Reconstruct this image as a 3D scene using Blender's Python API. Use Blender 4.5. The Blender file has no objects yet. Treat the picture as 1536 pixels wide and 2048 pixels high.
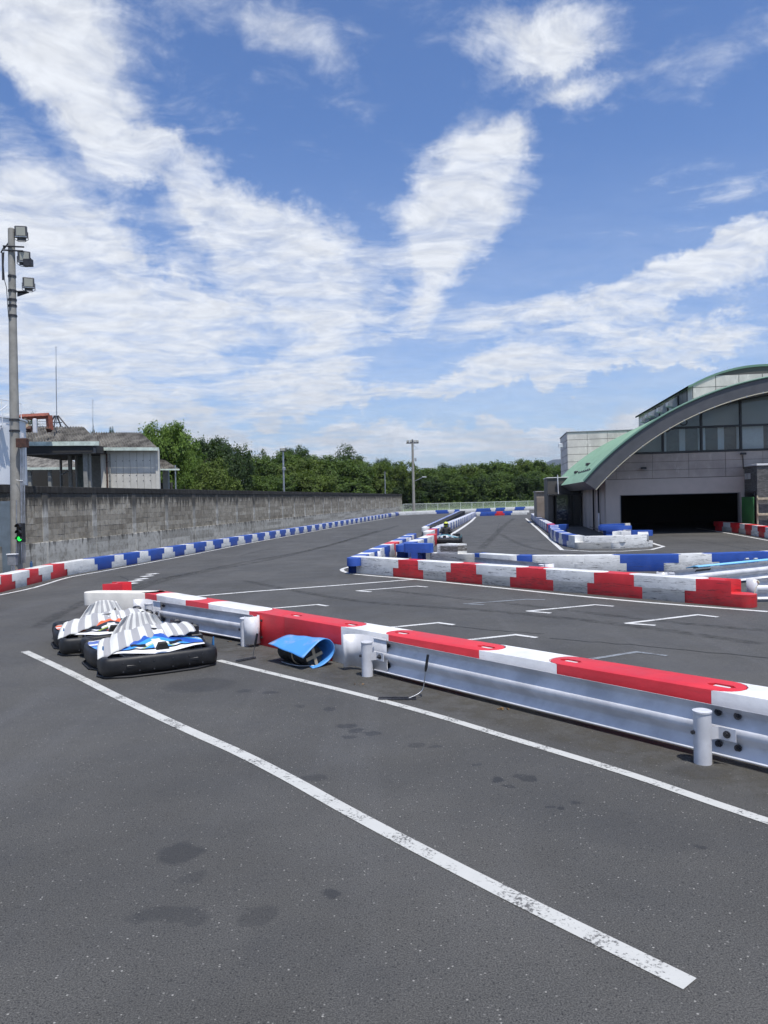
import bpy, bmesh, math, random
from mathutils import Vector, Matrix, Euler
random.seed(7)
scene = bpy.context.scene
COL = scene.collection
# ---------------------------------------------------------------- camera
FPX = 1540.0; CAMH = 2.2
_p = math.radians(.98); _r = math.radians(1.4)
FW = Vector((0, math.cos(_p), -math.sin(_p))); U0 = Vector((0, math.sin(_p), math.cos(_p))); R0 = Vector((1, 0, 0))
RT = math.cos(_r)*R0 - math.sin(_r)*U0; UP = math.sin(_r)*R0 + math.cos(_r)*U0
cam_d = bpy.data.cameras.new('camera'); cam = bpy.data.objects.new('camera', cam_d); COL.objects.link(cam)
cam_d.sensor_fit = 'HORIZONTAL'; cam_d.sensor_width = 36; cam_d.lens = 36*FPX/1536
cam_d.clip_start = .05; cam_d.clip_end = 20000
M = Matrix.Identity(4)
for i in range(3):
    M[i][0] = RT[i]; M[i][1] = UP[i]; M[i][2] = -FW[i]
M[2][3] = CAMH
cam.matrix_world = M
scene.camera = cam
def ray(x, y): return FW + RT*((x-768)/FPX) + UP*((1024-y)/FPX)
def G(x, y, z=0.0):                      # photo pixel -> point on the level z
    d = ray(x, y); t = (z-CAMH)/d.z; return Vector((d.x*t, d.y*t, z))
def AT(x, y, Y):                         # photo pixel -> point at distance Y
    d = ray(x, y); t = Y/d.y; return Vector((d.x*t, Y, CAMH+d.z*t))
def PX(v):                               # point -> photo pixel
    w = Vector(v)-Vector((0, 0, CAMH)); k = w.dot(FW); return 768+FPX*w.dot(RT)/k, 1024-FPX*w.dot(UP)/k
# ---------------------------------------------------------------- render / exposure
scene.render.engine = 'CYCLES'
scene.view_settings.view_transform = 'Standard'; scene.view_settings.look = 'None'
scene.view_settings.exposure = 0.2; scene.view_settings.gamma = 1.0; scene.view_settings.use_curve_mapping = False
# ---------------------------------------------------------------- sun
SUN_EL = math.radians(69); SAZ = math.radians(-62)      # azimuth measured from +X towards +Y
SD = Vector((math.cos(SUN_EL)*math.cos(SAZ), math.cos(SUN_EL)*math.sin(SAZ), math.sin(SUN_EL)))
sd = bpy.data.lights.new('sun', 'SUN'); sd.energy = 4.1; sd.angle = math.radians(.6); sd.color = (1.0, .96, .90)
sun = bpy.data.objects.new('sun', sd); COL.objects.link(sun)
sun.rotation_euler = SD.to_track_quat('Z', 'Y').to_euler()
# ---------------------------------------------------------------- sky with clouds
world = bpy.data.worlds.new('World'); scene.world = world; world.use_nodes = True
nt = world.node_tree; nt.nodes.clear()
class NT:
    def __init__(s, tree): s.t = tree
    def n(s, typ, **k):
        x = s.t.nodes.new(typ)
        for a, b in k.items(): setattr(x, a, b)
        return x
    def l(s, a, b): s.t.links.new(a, b)
    def val(s, sock, v):
        if hasattr(v, 'links'): s.l(v, sock)
        elif v is not None: sock.default_value = v
    def math(s, op, a, b=None, c=None, clamp=False):
        x = s.n('ShaderNodeMath', operation=op, use_clamp=clamp)
        s.val(x.inputs[0], a)
        if b is not None: s.val(x.inputs[1], b)
        if c is not None: s.val(x.inputs[2], c)
        return x.outputs[0]
    def vmath(s, op, a, b=None, scale=None):
        x = s.n('ShaderNodeVectorMath', operation=op); s.val(x.inputs[0], a)
        if b is not None: s.val(x.inputs[1], b)
        if scale is not None: s.val(x.inputs['Scale'], scale)
        return x.outputs[0]
    def noise(s, vec, scale, detail=4, rough=.5, dist=0, out=0):
        x = s.n('ShaderNodeTexNoise'); s.val(x.inputs['Vector'], vec)
        x.inputs['Scale'].default_value = scale; x.inputs['Detail'].default_value = detail
        x.inputs['Roughness'].default_value = rough; x.inputs['Distortion'].default_value = dist
        return x.outputs[out]
    def ramp(s, v, a, b, lo=0., hi=1., smooth=True):
        x = s.n('ShaderNodeMapRange', interpolation_type='SMOOTHSTEP' if smooth else 'LINEAR', clamp=True)
        s.val(x.inputs[0], v)
        for i, q in enumerate((a, b, lo, hi)): s.val(x.inputs[i+1], q)
        return x.outputs[0]
    def mix(s, f, a, b, mode='MIX'):
        x = s.n('ShaderNodeMix', data_type='RGBA', blend_type=mode)
        s.val(x.inputs[0], f); 
        for i, q in ((6, a), (7, b)):
            if isinstance(q, tuple) and len(q) == 3: q = q+(1,)
            s.val(x.inputs[i], q)
        return x.outputs[2]
    def mapping(s, vec, loc=(0,0,0), rot=(0,0,0), sc=(1,1,1), typ='POINT'):
        x = s.n('ShaderNodeMapping', vector_type=typ); s.val(x.inputs[0], vec)
        x.inputs[1].default_value = loc; x.inputs[2].default_value = rot; x.inputs[3].default_value = sc
        return x.outputs[0]
W = NT(nt)
sky = W.n('ShaderNodeTexSky', sky_type='NISHITA', sun_disc=False)
sky.sun_elevation = SUN_EL; sky.sun_rotation = math.atan2(SD.x, SD.y)
sky.altitude = 100; sky.air_density = 1.0; sky.dust_density = .6; sky.ozone_density = 3.0
tc = W.n('ShaderNodeTexCoord')
dirv = W.vmath('NORMALIZE', tc.outputs['Generated'])
sep = W.n('ShaderNodeSeparateXYZ'); W.l(dirv, sep.inputs[0])
zc = W.math('MAXIMUM', W.math('ADD', sep.outputs[2], .12), .03)
inv = W.math('DIVIDE', 1.0, zc)
plane = W.vmath('SCALE', dirv, scale=inv)
pl2 = W.mapping(plane, rot=(0, 0, math.radians(-35)), sc=(1.0, 1.7, 0.0))
warp = W.noise(plane, 1.6, 3, .6, out=1)
warpv = W.vmath('SCALE', W.vmath('SUBTRACT', warp, (.5, .5, .5)), scale=.7)
pl3 = W.vmath('ADD', pl2, warpv)
n_big = W.noise(pl3, 3.1, 10, .64)
n_fine = W.noise(W.mapping(W.vmath('ADD', plane, W.vmath('SCALE', warpv, scale=.5)), rot=(0, 0, math.radians(-35)), sc=(1.0, 1.25, 0.0)), 10.0, 8, .66, .4)
# ragged edges: the direction itself is disturbed before the placed cloud masses are looked up
dw = W.vmath('SCALE', W.vmath('SUBTRACT', W.noise(dirv, 6.0, 6, .65, out=1), (.5, .5, .5)), scale=.16)
dd = W.vmath('ADD', dirv, dw)
CL = [ # centre x, y, half length, half height, tilt (deg, counter-clockwise), weight
 (90,60,290,150,-20,1.2),(170,200,240,125,-38,1.05),(360,290,110,40,-20,.5),(270,290,130,60,-20,.6),(30,10,200,140,0,.8),
 (620,80,210,110,-55,.55),(480,20,200,70,0,.30),(620,790,110,50,0,1.0),(590,720,120,40,20,.5),(300,560,140,60,-30,.5),(180,700,200,60,0,.6),
 (1095,60,160,100,8,1.15),(1060,150,140,45,15,.6),(1140,215,110,45,5,.8),
 (910,425,220,120,60,1.25),(850,560,110,55,60,.5),(985,310,90,45,30,.6),
 (470,440,210,120,-38,1.15),(620,530,240,125,-28,1.1),(400,380,110,60,-30,.5),
 (70,420,260,150,-25,1.0),(170,560,360,150,-12,1.1),(60,650,340,130,0,.8),(360,640,460,110,0,.8),
 (250,745,380,90,-4,1.0),(620,770,180,85,0,.95),(640,700,130,60,0,.6),(100,820,400,60,0,.7),
 (1400,560,300,75,22,.85),(1500,480,230,45,28,.9),(1130,640,440,70,10,.85),(1080,740,480,50,9,1.15),(1400,690,260,50,20,.55),
 (1000,770,420,30,8,.55),(880,620,200,40,10,.35),
 (600,880,700,48,0,.8),(950,890,330,42,0,.95),(1240,840,70,40,0,.9),(1100,890,200,45,0,.75),(300,830,350,40,0,.7),(1400,732,60,14,5,.5),
 (1400,150,260,60,25,.28),(1480,400,200,60,20,.32),(700,930,900,40,0,.7),(1350,900,500,60,0,.6)]
tot = None
for (cx, cy, rx, ry, an, wgt) in CL:
    d0 = ray(cx, cy); L0 = d0.length; d = d0.normalized()
    a = math.radians(an)
    ax = (RT*math.cos(a)+UP*math.sin(a)); ax = (ax-d*ax.dot(d)).normalized(); ay = d.cross(ax).normalized()
    mt = Matrix((ax, ay, d)).transposed()
    mp = W.mapping(dd, loc=tuple(d), rot=tuple(mt.to_euler()), sc=(rx/FPX/L0*1.02, ry/FPX/L0*1.05, .5), typ='TEXTURE')
    g = W.n('ShaderNodeTexGradient', gradient_type='SPHERICAL'); W.l(mp, g.inputs[0])
    t = W.math('MULTIPLY', g.outputs[1], wgt*1.5)
    tot = t if tot is None else W.math('ADD', tot, t)
tot = W.math('MINIMUM', tot, 1.15)
behind = W.ramp(sep.outputs[1], .25, -.35, 0, .45)            # the same broken cloud goes on behind the camera
tot = W.math('ADD', tot, behind)
den = W.math('ADD', tot, W.math('MULTIPLY', W.math('SUBTRACT', n_big, .5), 2.5))
den = W.math('ADD', den, W.math('MULTIPLY', W.math('SUBTRACT', n_fine, .5), .92))
cov = W.ramp(den, .02, 1.5)
veil = W.ramp(sep.outputs[2], .45, .0, 0, .45)
cov = W.math('MAXIMUM', cov, W.math('MULTIPLY', veil, W.ramp(n_big, .25, .6, .5, 1)))
shade = W.ramp(n_fine, .3, .7, .86, 1.04)
lowgrey = W.ramp(W.noise(W.mapping(dirv, sc=(1, 1, 3.0)), 9.0, 6, .6), .42, .62, .78, 1.0)
lowk = W.ramp(sep.outputs[2], .20, .04)
shade2 = W.math('MULTIPLY', shade, W.math('ADD', W.math('MULTIPLY', lowk, W.math('SUBTRACT', lowgrey, 1.0)), 1.0))
ccol = W.vmath('SCALE', (.78, .81, .86), scale=shade2)
skyc = W.vmath('SCALE', sky.outputs[0], scale=.110)
skyc = W.vmath('MULTIPLY', skyc, (.74, .93, 1.22))
cun = W.noise(W.mapping(dirv, loc=(3.1, 1.7, 0), sc=(1, 1, 2.0)), 11.0, 9, .58)
cum = W.math('MULTIPLY', W.ramp(cun, .475, .56), W.math('MULTIPLY', W.ramp(sep.outputs[2], .125, .06), W.ramp(sep.outputs[2], -.01, .03)))
cutop = W.ramp(W.noise(W.mapping(dirv, loc=(3.1, 1.7, -.02), sc=(1, 1, 2.0)), 11.0, 9, .58), .60, .47, .74, 1.02)
lp0 = W.mix(W.math('MULTIPLY', cov, .96), skyc, ccol)
lp = W.mix(W.math('MULTIPLY', cum, .8), lp0, W.vmath('SCALE', (.77, .78, .81), scale=cutop))
bg = W.n('ShaderNodeBackground'); W.l(lp, bg.inputs[0]); bg.inputs[1].default_value = 1.0
wo = W.n('ShaderNodeOutputWorld'); W.l(bg.outputs[0], wo.inputs[0])
world.cycles.sampling_method = 'MANUAL'; world.cycles.sample_map_resolution = 512

# ================================================================ helpers
def tag(o, label=None, cat=None, group=None, kind=None):
    if label: o['label'] = label
    if cat: o['category'] = cat
    if group: o['group'] = group
    if kind: o['kind'] = kind
    return o
def empty(name, loc=(0, 0, 0), rz=0.0, label=None, cat=None, group=None):
    o = bpy.data.objects.new(name, None); o.empty_display_size = .2
    COL.objects.link(o); o.location = loc; o.rotation_euler = (0, 0, rz)
    return tag(o, label, cat, group)
def inst(name, me, mat=None, parent=None, loc=(0, 0, 0), rot=(0, 0, 0), sc=(1, 1, 1)):
    o = bpy.data.objects.new(name, me); COL.objects.link(o)
    o.location = loc; o.rotation_euler = rot; o.scale = sc; o.parent = parent
    if mat is not None and len(me.materials):
        o.material_slots[0].link = 'OBJECT'; o.material_slots[0].material = mat
    return o
class MB:
    def __init__(s): s.v = []; s.f = []; s.mi = []; s.sm = []; s.tint = []
    def add(s, vs, fs, mi=0, smooth=False):
        b = len(s.v); s.v += [tuple(v) for v in vs]
        for f in fs: s.f.append(tuple(i+b for i in f)); s.mi.append(mi); s.sm.append(smooth)
    def box(s, x0, x1, y0, y1, z0, z1, mi=0, M=None, bottom=True):
        vs = [(x, y, z) for z in (z0, z1) for y in (y0, y1) for x in (x0, x1)]
        if M is not None: vs = [M @ Vector(v) for v in vs]
        fs = [(4, 5, 7, 6), (0, 1, 5, 4), (1, 3, 7, 5), (3, 2, 6, 7), (2, 0, 4, 6)]
        if bottom: fs.append((0, 2, 3, 1))
        s.add(vs, fs, mi)
    def cbox(s, x0, x1, y0, y1, z0, z1, c=.01, mi=0, M=None):   # box with chamfered top and upright edges
        def ring(i, z): return [(x0+i+c, y0+i, z), (x1-i-c, y0+i, z), (x1-i, y0+i+c, z), (x1-i, y1-i-c, z), (x1-i-c, y1-i, z), (x0+i+c, y1-i, z), (x0+i, y1-i-c, z), (x0+i, y0+i+c, z)]
        R = [ring(0, z0), ring(0, z1-c), ring(c, z1)]
        vs = sum(R, [])
        if M is not None: vs = [M @ Vector(v) for v in vs]
        fs = [(k*8+i, k*8+(i+1) % 8, (k+1)*8+(i+1) % 8, (k+1)*8+i) for k in range(2) for i in range(8)]
        fs += [tuple(range(16, 24)), tuple(range(7, -1, -1))]
        s.add(vs, fs, mi)
    def cyl(s, p0, p1, r0, r1=None, n=10, mi=0, caps=True, smooth=True):
        p0, p1 = Vector(p0), Vector(p1); r1 = r0 if r1 is None else r1
        d = (p1-p0).normalized(); a = d.orthogonal().normalized(); b = d.cross(a)
        vs = []
        for p, r in ((p0, r0), (p1, r1)):
            for i in range(n):
                t = 2*math.pi*i/n; vs.append(p+a*(r*math.cos(t))+b*(r*math.sin(t)))
        s.add(vs, [(i, (i+1) % n, n+(i+1) % n, n+i) for i in range(n)], mi, smooth)
        if caps: s.add(vs, [tuple(range(n-1, -1, -1)), tuple(range(n, 2*n))], mi)
    def tube(s, pts, r, n=8, mi=0, closed=False):
        pts = [Vector(p) for p in pts]; m = len(pts); rs = r if isinstance(r, (list, tuple)) else [r]*m
        vs = []; pa = None
        for i, p in enumerate(pts):
            if closed: d = pts[(i+1) % m]-pts[i-1]
            else: d = pts[min(i+1, m-1)]-pts[max(i-1, 0)]
            d.normalize()
            a = (pa-d*pa.dot(d)).normalized() if pa is not None and (pa-d*pa.dot(d)).length > 1e-4 else d.orthogonal().normalized()
            pa = a; b = d.cross(a)
            for k in range(n):
                t = 2*math.pi*k/n; vs.append(p+a*(rs[i]*math.cos(t))+b*(rs[i]*math.sin(t)))
        fs = []
        for i in range(m if closed else m-1):
            j = (i+1) % m
            fs += [(i*n+k, i*n+(k+1) % n, j*n+(k+1) % n, j*n+k) for k in range(n)]
        s.add(vs, fs, mi, True)
        if not closed: s.add(vs, [tuple(range(n-1, -1, -1)), tuple(range((m-1)*n, m*n))], mi)
    def prism(s, outline, z0, z1, mi=0, M=None):
        n = len(outline); vs = [(x, y, z0) for x, y in outline]+[(x, y, z1) for x, y in outline]
        if M is not None: vs = [M @ Vector(v) for v in vs]
        s.add(vs, [(i, (i+1) % n, n+(i+1) % n, n+i) for i in range(n)]+[tuple(range(n-1, -1, -1)), tuple(range(n, 2*n))], mi)
    def grid(s, rows, mi=0, smooth=True, closed=False):
        m = len(rows); n = len(rows[0]); vs = [v for r in rows for v in r]
        s.add(vs, [(i*n+k, i*n+(k+1) % n, (i+1)*n+(k+1) % n, (i+1)*n+k) for i in range(m-1) for k in range(n if closed else n-1)], mi, smooth)
    def mesh(s, name, mats=()):
        me = bpy.data.meshes.new(name); me.from_pydata(s.v, [], s.f)
        for m in (mats if isinstance(mats, (list, tuple)) else [mats]): me.materials.append(m)
        me.polygons.foreach_set('material_index', s.mi); me.polygons.foreach_set('use_smooth', s.sm); me.update()
        return me
    def build(s, name, mats, parent=None, **k):
        return inst(name, s.mesh(name, mats), None, parent, **k)
def bevelled(me, off=.015, seg=2, ang=30, skip=None, cond=0):
    bm = bmesh.new(); bm.from_mesh(me); bmesh.ops.remove_doubles(bm, verts=bm.verts, dist=1e-5)
    es = [e for e in bm.edges if len(e.link_faces) == 2 and math.degrees(e.calc_face_angle(0)) > ang and not (skip and all(skip[0] < v.co.z < skip[1] for v in e.verts))]
    bmesh.ops.bevel(bm, geom=es, offset=off, segments=seg, profile=.6, affect='EDGES', clamp_overlap=True)
    for f in bm.faces: f.smooth = True
    bm.to_mesh(me); bm.free(); me.update(); 
    try: me.set_sharp_from_angle(angle=math.radians(40))
    except Exception: pass
    return me
# ---------------------------------------------------------------- materials
def mat(name, col=(.5, .5, .5), rough=.6, metal=0, var=.0, vscale=6., bump=0., bscale=60., spec=.5, fn=None):
    m = bpy.data.materials.new(name); m.use_nodes = True; t = m.node_tree; T = NT(t)
    b = t.nodes['Principled BSDF']; b.inputs['Roughness'].default_value = rough; b.inputs['Metallic'].default_value = metal
    b.inputs['Specular IOR Level'].default_value = spec
    b.inputs['Base Color'].default_value = (*col, 1)
    co = T.n('ShaderNodeTexCoord').outputs['Object']
    if var:
        nz = T.noise(co, vscale, 6, .6)
        c = T.mix(T.ramp(nz, .3, .7), tuple(x*(1-var) for x in col), tuple(min(1, x*(1+var)) for x in col))
        T.l(c, b.inputs['Base Color'])
        T.l(T.ramp(nz, .3, .7, rough*.9, min(1, rough*1.15)), b.inputs['Roughness'])
    if bump:
        bp = T.n('ShaderNodeBump'); bp.inputs['Strength'].default_value = bump; bp.inputs['Distance'].default_value = .01
        T.l(T.noise(co, bscale, 4, .6), bp.inputs['Height']); T.l(bp.outputs[0], b.inputs['Normal'])
    if fn: fn(T, b, co, m)
    return m
def mat_plastic(name, col, scuff=.0, dirt=.25, heavy=False):
    def fn(T, b, co, m):
        oi = T.n('ShaderNodeObjectInfo'); rnd = oi.outputs['Random']
        off = T.n('ShaderNodeCombineXYZ'); T.l(T.math('MULTIPLY', rnd, 37.0), off.inputs[0]); T.l(T.math('MULTIPLY', rnd, 11.0), off.inputs[1])
        c2 = T.vmath('ADD', co, off.outputs[0])
        sp = T.n('ShaderNodeSeparateXYZ'); T.l(co, sp.inputs[0])
        fade = T.noise(c2, 2.5, 5, .6)
        base = T.mix(T.ramp(fade, .3, .75), tuple(x*.88 for x in col), tuple(min(1, x*1.08+.01) for x in col))
        # grime: blotchy grey, more towards the bottom
        gr = T.math('MULTIPLY', T.ramp(T.noise(T.mapping(c2, sc=(1, 1, 2.2)), 5, 8, .7), .42, .72), T.ramp(sp.outputs[2], .46, .0, .15, 1.0))
        base = T.mix(T.math('MULTIPLY', gr, dirt), base, (.13, .12, .105))
        film = T.math('MULTIPLY', T.math('MULTIPLY', T.ramp(sp.outputs[2], .26, .235), T.ramp(T.math('FRACT', T.math('MULTIPLY', rnd, 7.3)), .45, .5)), min(1, scuff)*(.55 if col[1] > .5 else .0))
        base = T.mix(film, base, (.30, .285, .25))
        if scuff:
            st = T.noise(T.mapping(c2, sc=(1.3, 1.3, 26)), 2.4, 7, .72, .35)
            br = T.noise(T.mapping(c2, sc=(3, 3, 9)), 3.0, 4, .6)
            band = T.ramp(T.noise(T.mapping(c2, sc=(.5, .5, 6)), 1.6, 2, .5), .46, .56)
            k = T.math('MULTIPLY', T.math('MULTIPLY', T.ramp(st, .50, .60), T.ramp(br, .38, .56)), band)
            g = T.n('ShaderNodeNewGeometry'); nz = T.n('ShaderNodeSeparateXYZ'); T.l(g.outputs['Normal'], nz.inputs[0])
            side = T.ramp(T.math('ABSOLUTE', nz.outputs[2]), .6, .3)
            base = T.mix(T.math('MULTIPLY', T.math('MULTIPLY', k, side), scuff), base, (.022, .021, .02))
        if heavy:
            hb = T.math('MULTIPLY', T.math('MULTIPLY', T.ramp(sp.outputs[2], .28, .32), T.ramp(sp.outputs[2], .47, .44)), T.ramp(T.math('ABSOLUTE', T.math('ADD', sp.outputs[0], .1)), .42, .32))
            base = T.mix(T.math('MULTIPLY', hb, T.ramp(T.noise(T.mapping(co, sc=(4, 4, 14)), 2, 6, .7), .3, .5, .55, .95)), base, (.07, .062, .055))
        T.l(base, b.inputs['Base Color'])
        T.l(T.ramp(fade, .3, .7, .38, .56), b.inputs['Roughness'])
        bp = T.n('ShaderNodeBump'); bp.inputs['Strength'].default_value = .25; bp.inputs['Distance'].default_value = .01
        T.l(T.noise(c2, 14, 6, .65), bp.inputs['Height']); T.l(bp.outputs[0], b.inputs['Normal'])
    return mat(name, col, .45, fn=fn)
RED = (.62, .022, .030); WHT = (.72, .72, .70); BLU = (.018, .075, .36)
HVY = None
MP = {('R', 0): mat_plastic('red_plastic', RED, .25, .2), ('W', 0): mat_plastic('white_plastic', WHT, .3, .35), ('B', 0): mat_plastic('blue_plastic', BLU, .2, .2),
      ('R', 1): mat_plastic('scuffed_red_plastic', RED, .85, .35), ('W', 1): mat_plastic('scuffed_white_plastic', WHT, 1.0, .40), ('B', 1): mat_plastic('scuffed_blue_plastic', BLU, .5, .3),
      ('R', 2): mat_plastic('clean_red_plastic', (.62, .020, .032), .18, .2), ('W', 2): mat_plastic('clean_white_plastic', (.74, .735, .72), .18, .28),
      ('W', 4): mat_plastic('milky_white_plastic', (.80, .765, .69), .0, .15), ('W', 5): mat_plastic('tyre_marked_white_plastic', WHT, 1.0, .35, True), ('K', 0): mat_plastic('black_plastic', (.02, .02, .025), .0, .2)}
rubber = mat('black_rubber', (.016, .016, .017), .62, var=.35, bump=.3, bscale=40)
blackpl = mat('kart_black_plastic', (.010, .010, .011), .50, var=.5, vscale=5, bump=.12, bscale=90)
paintw = mat('white_painted_steel', (.62, .625, .65), .36, var=.17, vscale=3, bump=.08, bscale=6)
steel = mat('galvanised_steel', (.42, .43, .45), .42, metal=.8, var=.2)
darkmetal = mat('dark_metal', (.05, .05, .055), .5, metal=.5, var=.3)
boltm = mat('bolt_steel', (.10, .10, .11), .4, metal=.8, var=.3, vscale=40)
conc = mat('concrete_pole', (.30, .29, .26), .85, var=.16, vscale=3, bump=.3)
def asphalt_fn(T, b, co, m):
    sp = T.n('ShaderNodeSeparateXYZ'); T.l(co, sp.inputs[0])
    base = T.mix(T.ramp(T.noise(co, .35, 5, .6), .3, .7), (.050, .0485, .044), (.075, .0725, .066))
    base = T.mix(T.ramp(T.noise(co, 2.2, 6, .65), .5, .75, 0, .35), base, (.046, .045, .043))
    # rolled lanes: long faint streaks along the track
    base = T.mix(T.ramp(T.noise(T.mapping(co, rot=(0, 0, math.radians(40)), sc=(1.5, .12, 1)), 1.0, 4, .6), .5, .72, 0, .30), base, (.10, .099, .097))
    grain = T.noise(co, 120, 4, .8)
    base = T.mix(1.0, base, T.mix(T.ramp(grain, .3, .72), (.15, .15, .15), (2.1, 2.1, 2.1)), 'MULTIPLY')
    vo = T.n('ShaderNodeTexVoronoi', feature='F1'); T.l(co, vo.inputs['Vector']); vo.inputs['Scale'].default_value = 48
    ss = T.n('ShaderNodeSeparateColor'); T.l(vo.outputs['Color'], ss.inputs[0])
    near = T.ramp(vo.outputs['Distance'], .34, .16)
    pick = T.ramp(ss.outputs[0], .80, .92)
    base = T.mix(T.math('MULTIPLY', T.math('MULTIPLY', near, pick), T.ramp(ss.outputs[1], 0, 1, .25, .9)), base, (.34, .33, .30))
    pit = T.ramp(ss.outputs[2], .80, .9)
    base = T.mix(T.math('MULTIPLY', T.math('MULTIPLY', near, pit), .7), base, (.008, .008, .008))
    # oil and water stains of the pit lane, at their own places
    d = T.vmath('ADD', co, T.vmath('SCALE', T.vmath('SUBTRACT', T.noise(co, 4.5, 5, .65, out=1), (.5, .5, .5)), scale=.20))
    tot = None
    for (x, y, rx, ry, k) in STAINS:
        p = G(x, y); s = (p.y*p.y)/(FPX*CAMH)
        mp = T.mapping(d, loc=(p.x, p.y, 0), sc=(rx*p.y/FPX*1.35, max(ry*s*1.5, .02), 1), typ='TEXTURE')
        g = T.n('ShaderNodeTexGradient', gradient_type='SPHERICAL'); T.l(mp, g.inputs[0])
        q = T.math('MULTIPLY', T.ramp(g.outputs[1], .08, .42), k*.95)
        tot = q if tot is None else T.math('MAXIMUM', tot, q)
    base = T.mix(tot, base, (.013, .013, .013))
    # dusty margin by the guard rail
    T.l(base, b.inputs['Base Color'])
    T.l(T.math('SUBTRACT', T.ramp(T.noise(co, 1.2, 4, .6), .3, .7, .64, .78), T.math('MULTIPLY', tot, .15)), b.inputs['Roughness'])
    h = T.math('ADD', grain, T.math('MULTIPLY', vo.outputs['Distance'], -.6))
    bp = T.n('ShaderNodeBump'); bp.inputs['Strength'].default_value = .55; bp.inputs['Distance'].default_value = .006
    T.l(h, bp.inputs['Height']); T.l(bp.outputs[0], b.inputs['Normal'])
STAINS = [(360,1706,44,18,.55),(385,1755,26,10,.3),(330,1828,70,14,.42),(395,1838,24,10,.35),(515,1832,36,18,.38),(663,1786,16,8,.6),(630,1556,26,6,.45),
          (740,1975,60,40,.10),(600,1900,120,60,.10),(690,1452,20,4,.6),(715,1461,14,4,.55),(745,1466,18,4,.55),(700,1474,18,3,.5),(660,1417,14,4,.5),
          (490,1381,14,3,.5),(540,1385,16,3,.5),(600,1412,10,3,.4),(995,1560,12,5,.7),(1018,1572,10,3,.6),(1060,1557,18,5,.6),(1040,1552,10,3,.5),(950,1530,10,3,.45),
          (870,1492,16,3,.45),(830,1490,16,3,.4),(1118,1617,10,4,.65),(1150,1607,12,4,.55),(1098,1612,8,3,.5),(1396,1694,12,4,.6),(400,1370,70,12,.4),(690,1350,50,12,.25),(1300,1660,120,40,.12),(1400,1545,60,14,.35)]
asphalt = mat('asphalt', fn=asphalt_fn, spec=.5)
def line_fn(wear, tone=(.52, .52, .49)):
    def f(T, b, co, m):
        n = T.ramp(T.math('ADD', T.noise(co, 40, 6, .75), T.math('MULTIPLY', T.math('SUBTRACT', T.noise(co, 3.5, 4, .6), .5), .7)), .60-wear*.3, .72-wear*.3)
        c = T.mix(T.math('MULTIPLY', n, .92), T.mix(T.noise(co, 8, 4, .6), tuple(x*.85 for x in tone), tone), (.07, .068, .066))
        T.l(c, b.inputs['Base Color'])
        bp = T.n('ShaderNodeBump'); bp.inputs['Strength'].default_value = .4; bp.inputs['Distance'].default_value = .005
        T.l(T.noise(co, 110, 3, .7), bp.inputs['Height']); T.l(bp.outputs[0], b.inputs['Normal'])
    return f
line_worn = mat('worn_line_paint', rough=.75, fn=line_fn(.18)); line_ok = mat('line_paint', rough=.65, fn=line_fn(.12, (.66, .66, .64)))
line_grey = mat('faded_line_paint', rough=.75, fn=line_fn(.30, (.24, .26, .28)))
# ================================================================ ground
mb = MB(); mb.add([(-400, -60, 0), (400, -60, 0), (400, 124, 0), (-400, 124, 0)], [(0, 1, 2, 3)])
tag(mb.build('track_asphalt', asphalt), kind='structure')
def grass_fn(T, b, co, m):
    c = T.mix(T.ramp(T.noise(co, .25, 6, .7), .35, .65), (.045, .085, .02), (.11, .16, .045))
    c = T.mix(T.ramp(T.noise(co, 1.4, 4, .6), .5, .7, 0, .5), c, (.13, .13, .07))
    T.l(c, b.inputs['Base Color'])
grassm = mat('grass_ground', rough=.9, fn=grass_fn)
mb = MB()
rows = []
for y, z in ((124.3, .0), (127, .25), (133, .9), (150, 1.1), (400, .5), (9000, 0)):
    rows.append([(x*(1 if y < 1000 else 12), y+(math.sin(x*.1)*.6 if y < 400 else 0), z+math.sin(x*.23)*.12*(y < 400)) for x in range(-400, 401, 16)])
mb.grid(rows); tag(mb.build('grass_field', grassm), kind='structure')
mb = MB(); mb.add([(-6000, -3000, -.08), (6000, -3000, -.08), (6000, 9000, -.08), (-6000, 9000, -.08)], [(0, 1, 2, 3)])
tag(mb.build('plain_ground', grassm), kind='structure')
def ribbon(name, pts, w, m, z=.004, kind='structure'):
    P = [Vector((p[0], p[1], 0)) for p in pts]; Q = [P[0]]
    for a, b in zip(P, P[1:]):
        k = max(1, int((b-a).length/.5))
        Q += [a.lerp(b, i/k) for i in range(1, k+1)]
    rows = []
    for i, p in enumerate(Q):
        d = (Q[min(i+1, len(Q)-1)]-Q[max(i-1, 0)]).normalized(); nrm = Vector((-d.y, d.x, 0))*w/2
        rows.append([tuple(p+nrm+Vector((0, 0, z))), tuple(p-nrm+Vector((0, 0, z)))])
    b = MB(); b.grid(rows, smooth=False); return tag(b.build(name, m), kind=kind)
def marks(name, pts, w, m):
    b = MB()
    for i, (p, q) in enumerate(zip(pts, pts[1:])):
        d = (q-p).normalized(); n = Vector((-d.y, d.x, 0))*w/2; z = Vector((0, 0, .004+.0012*i)); p2 = p-d*(w*.3 if i else 0); q2 = q+d*(w*.3 if i < len(pts)-2 else 0)
        b.add([p2+n+z, p2-n+z, q2-n+z, q2+n+z], [(0, 1, 2, 3)])
    return tag(b.build(name, m), kind='structure')
def smooth(pts, k=4):
    P = [Vector(p) for p in pts]; out = []
    for i in range(len(P)-1):
        a, b, c, d = P[max(i-1, 0)], P[i], P[i+1], P[min(i+2, len(P)-1)]
        for j in range(k):
            t = j/k
            out.append(.5*((2*b)+(c-a)*t+(2*a-5*b+4*c-d)*t*t+(3*b-a-3*c+d)*t**3))
    return out+[P[-1]]
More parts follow.
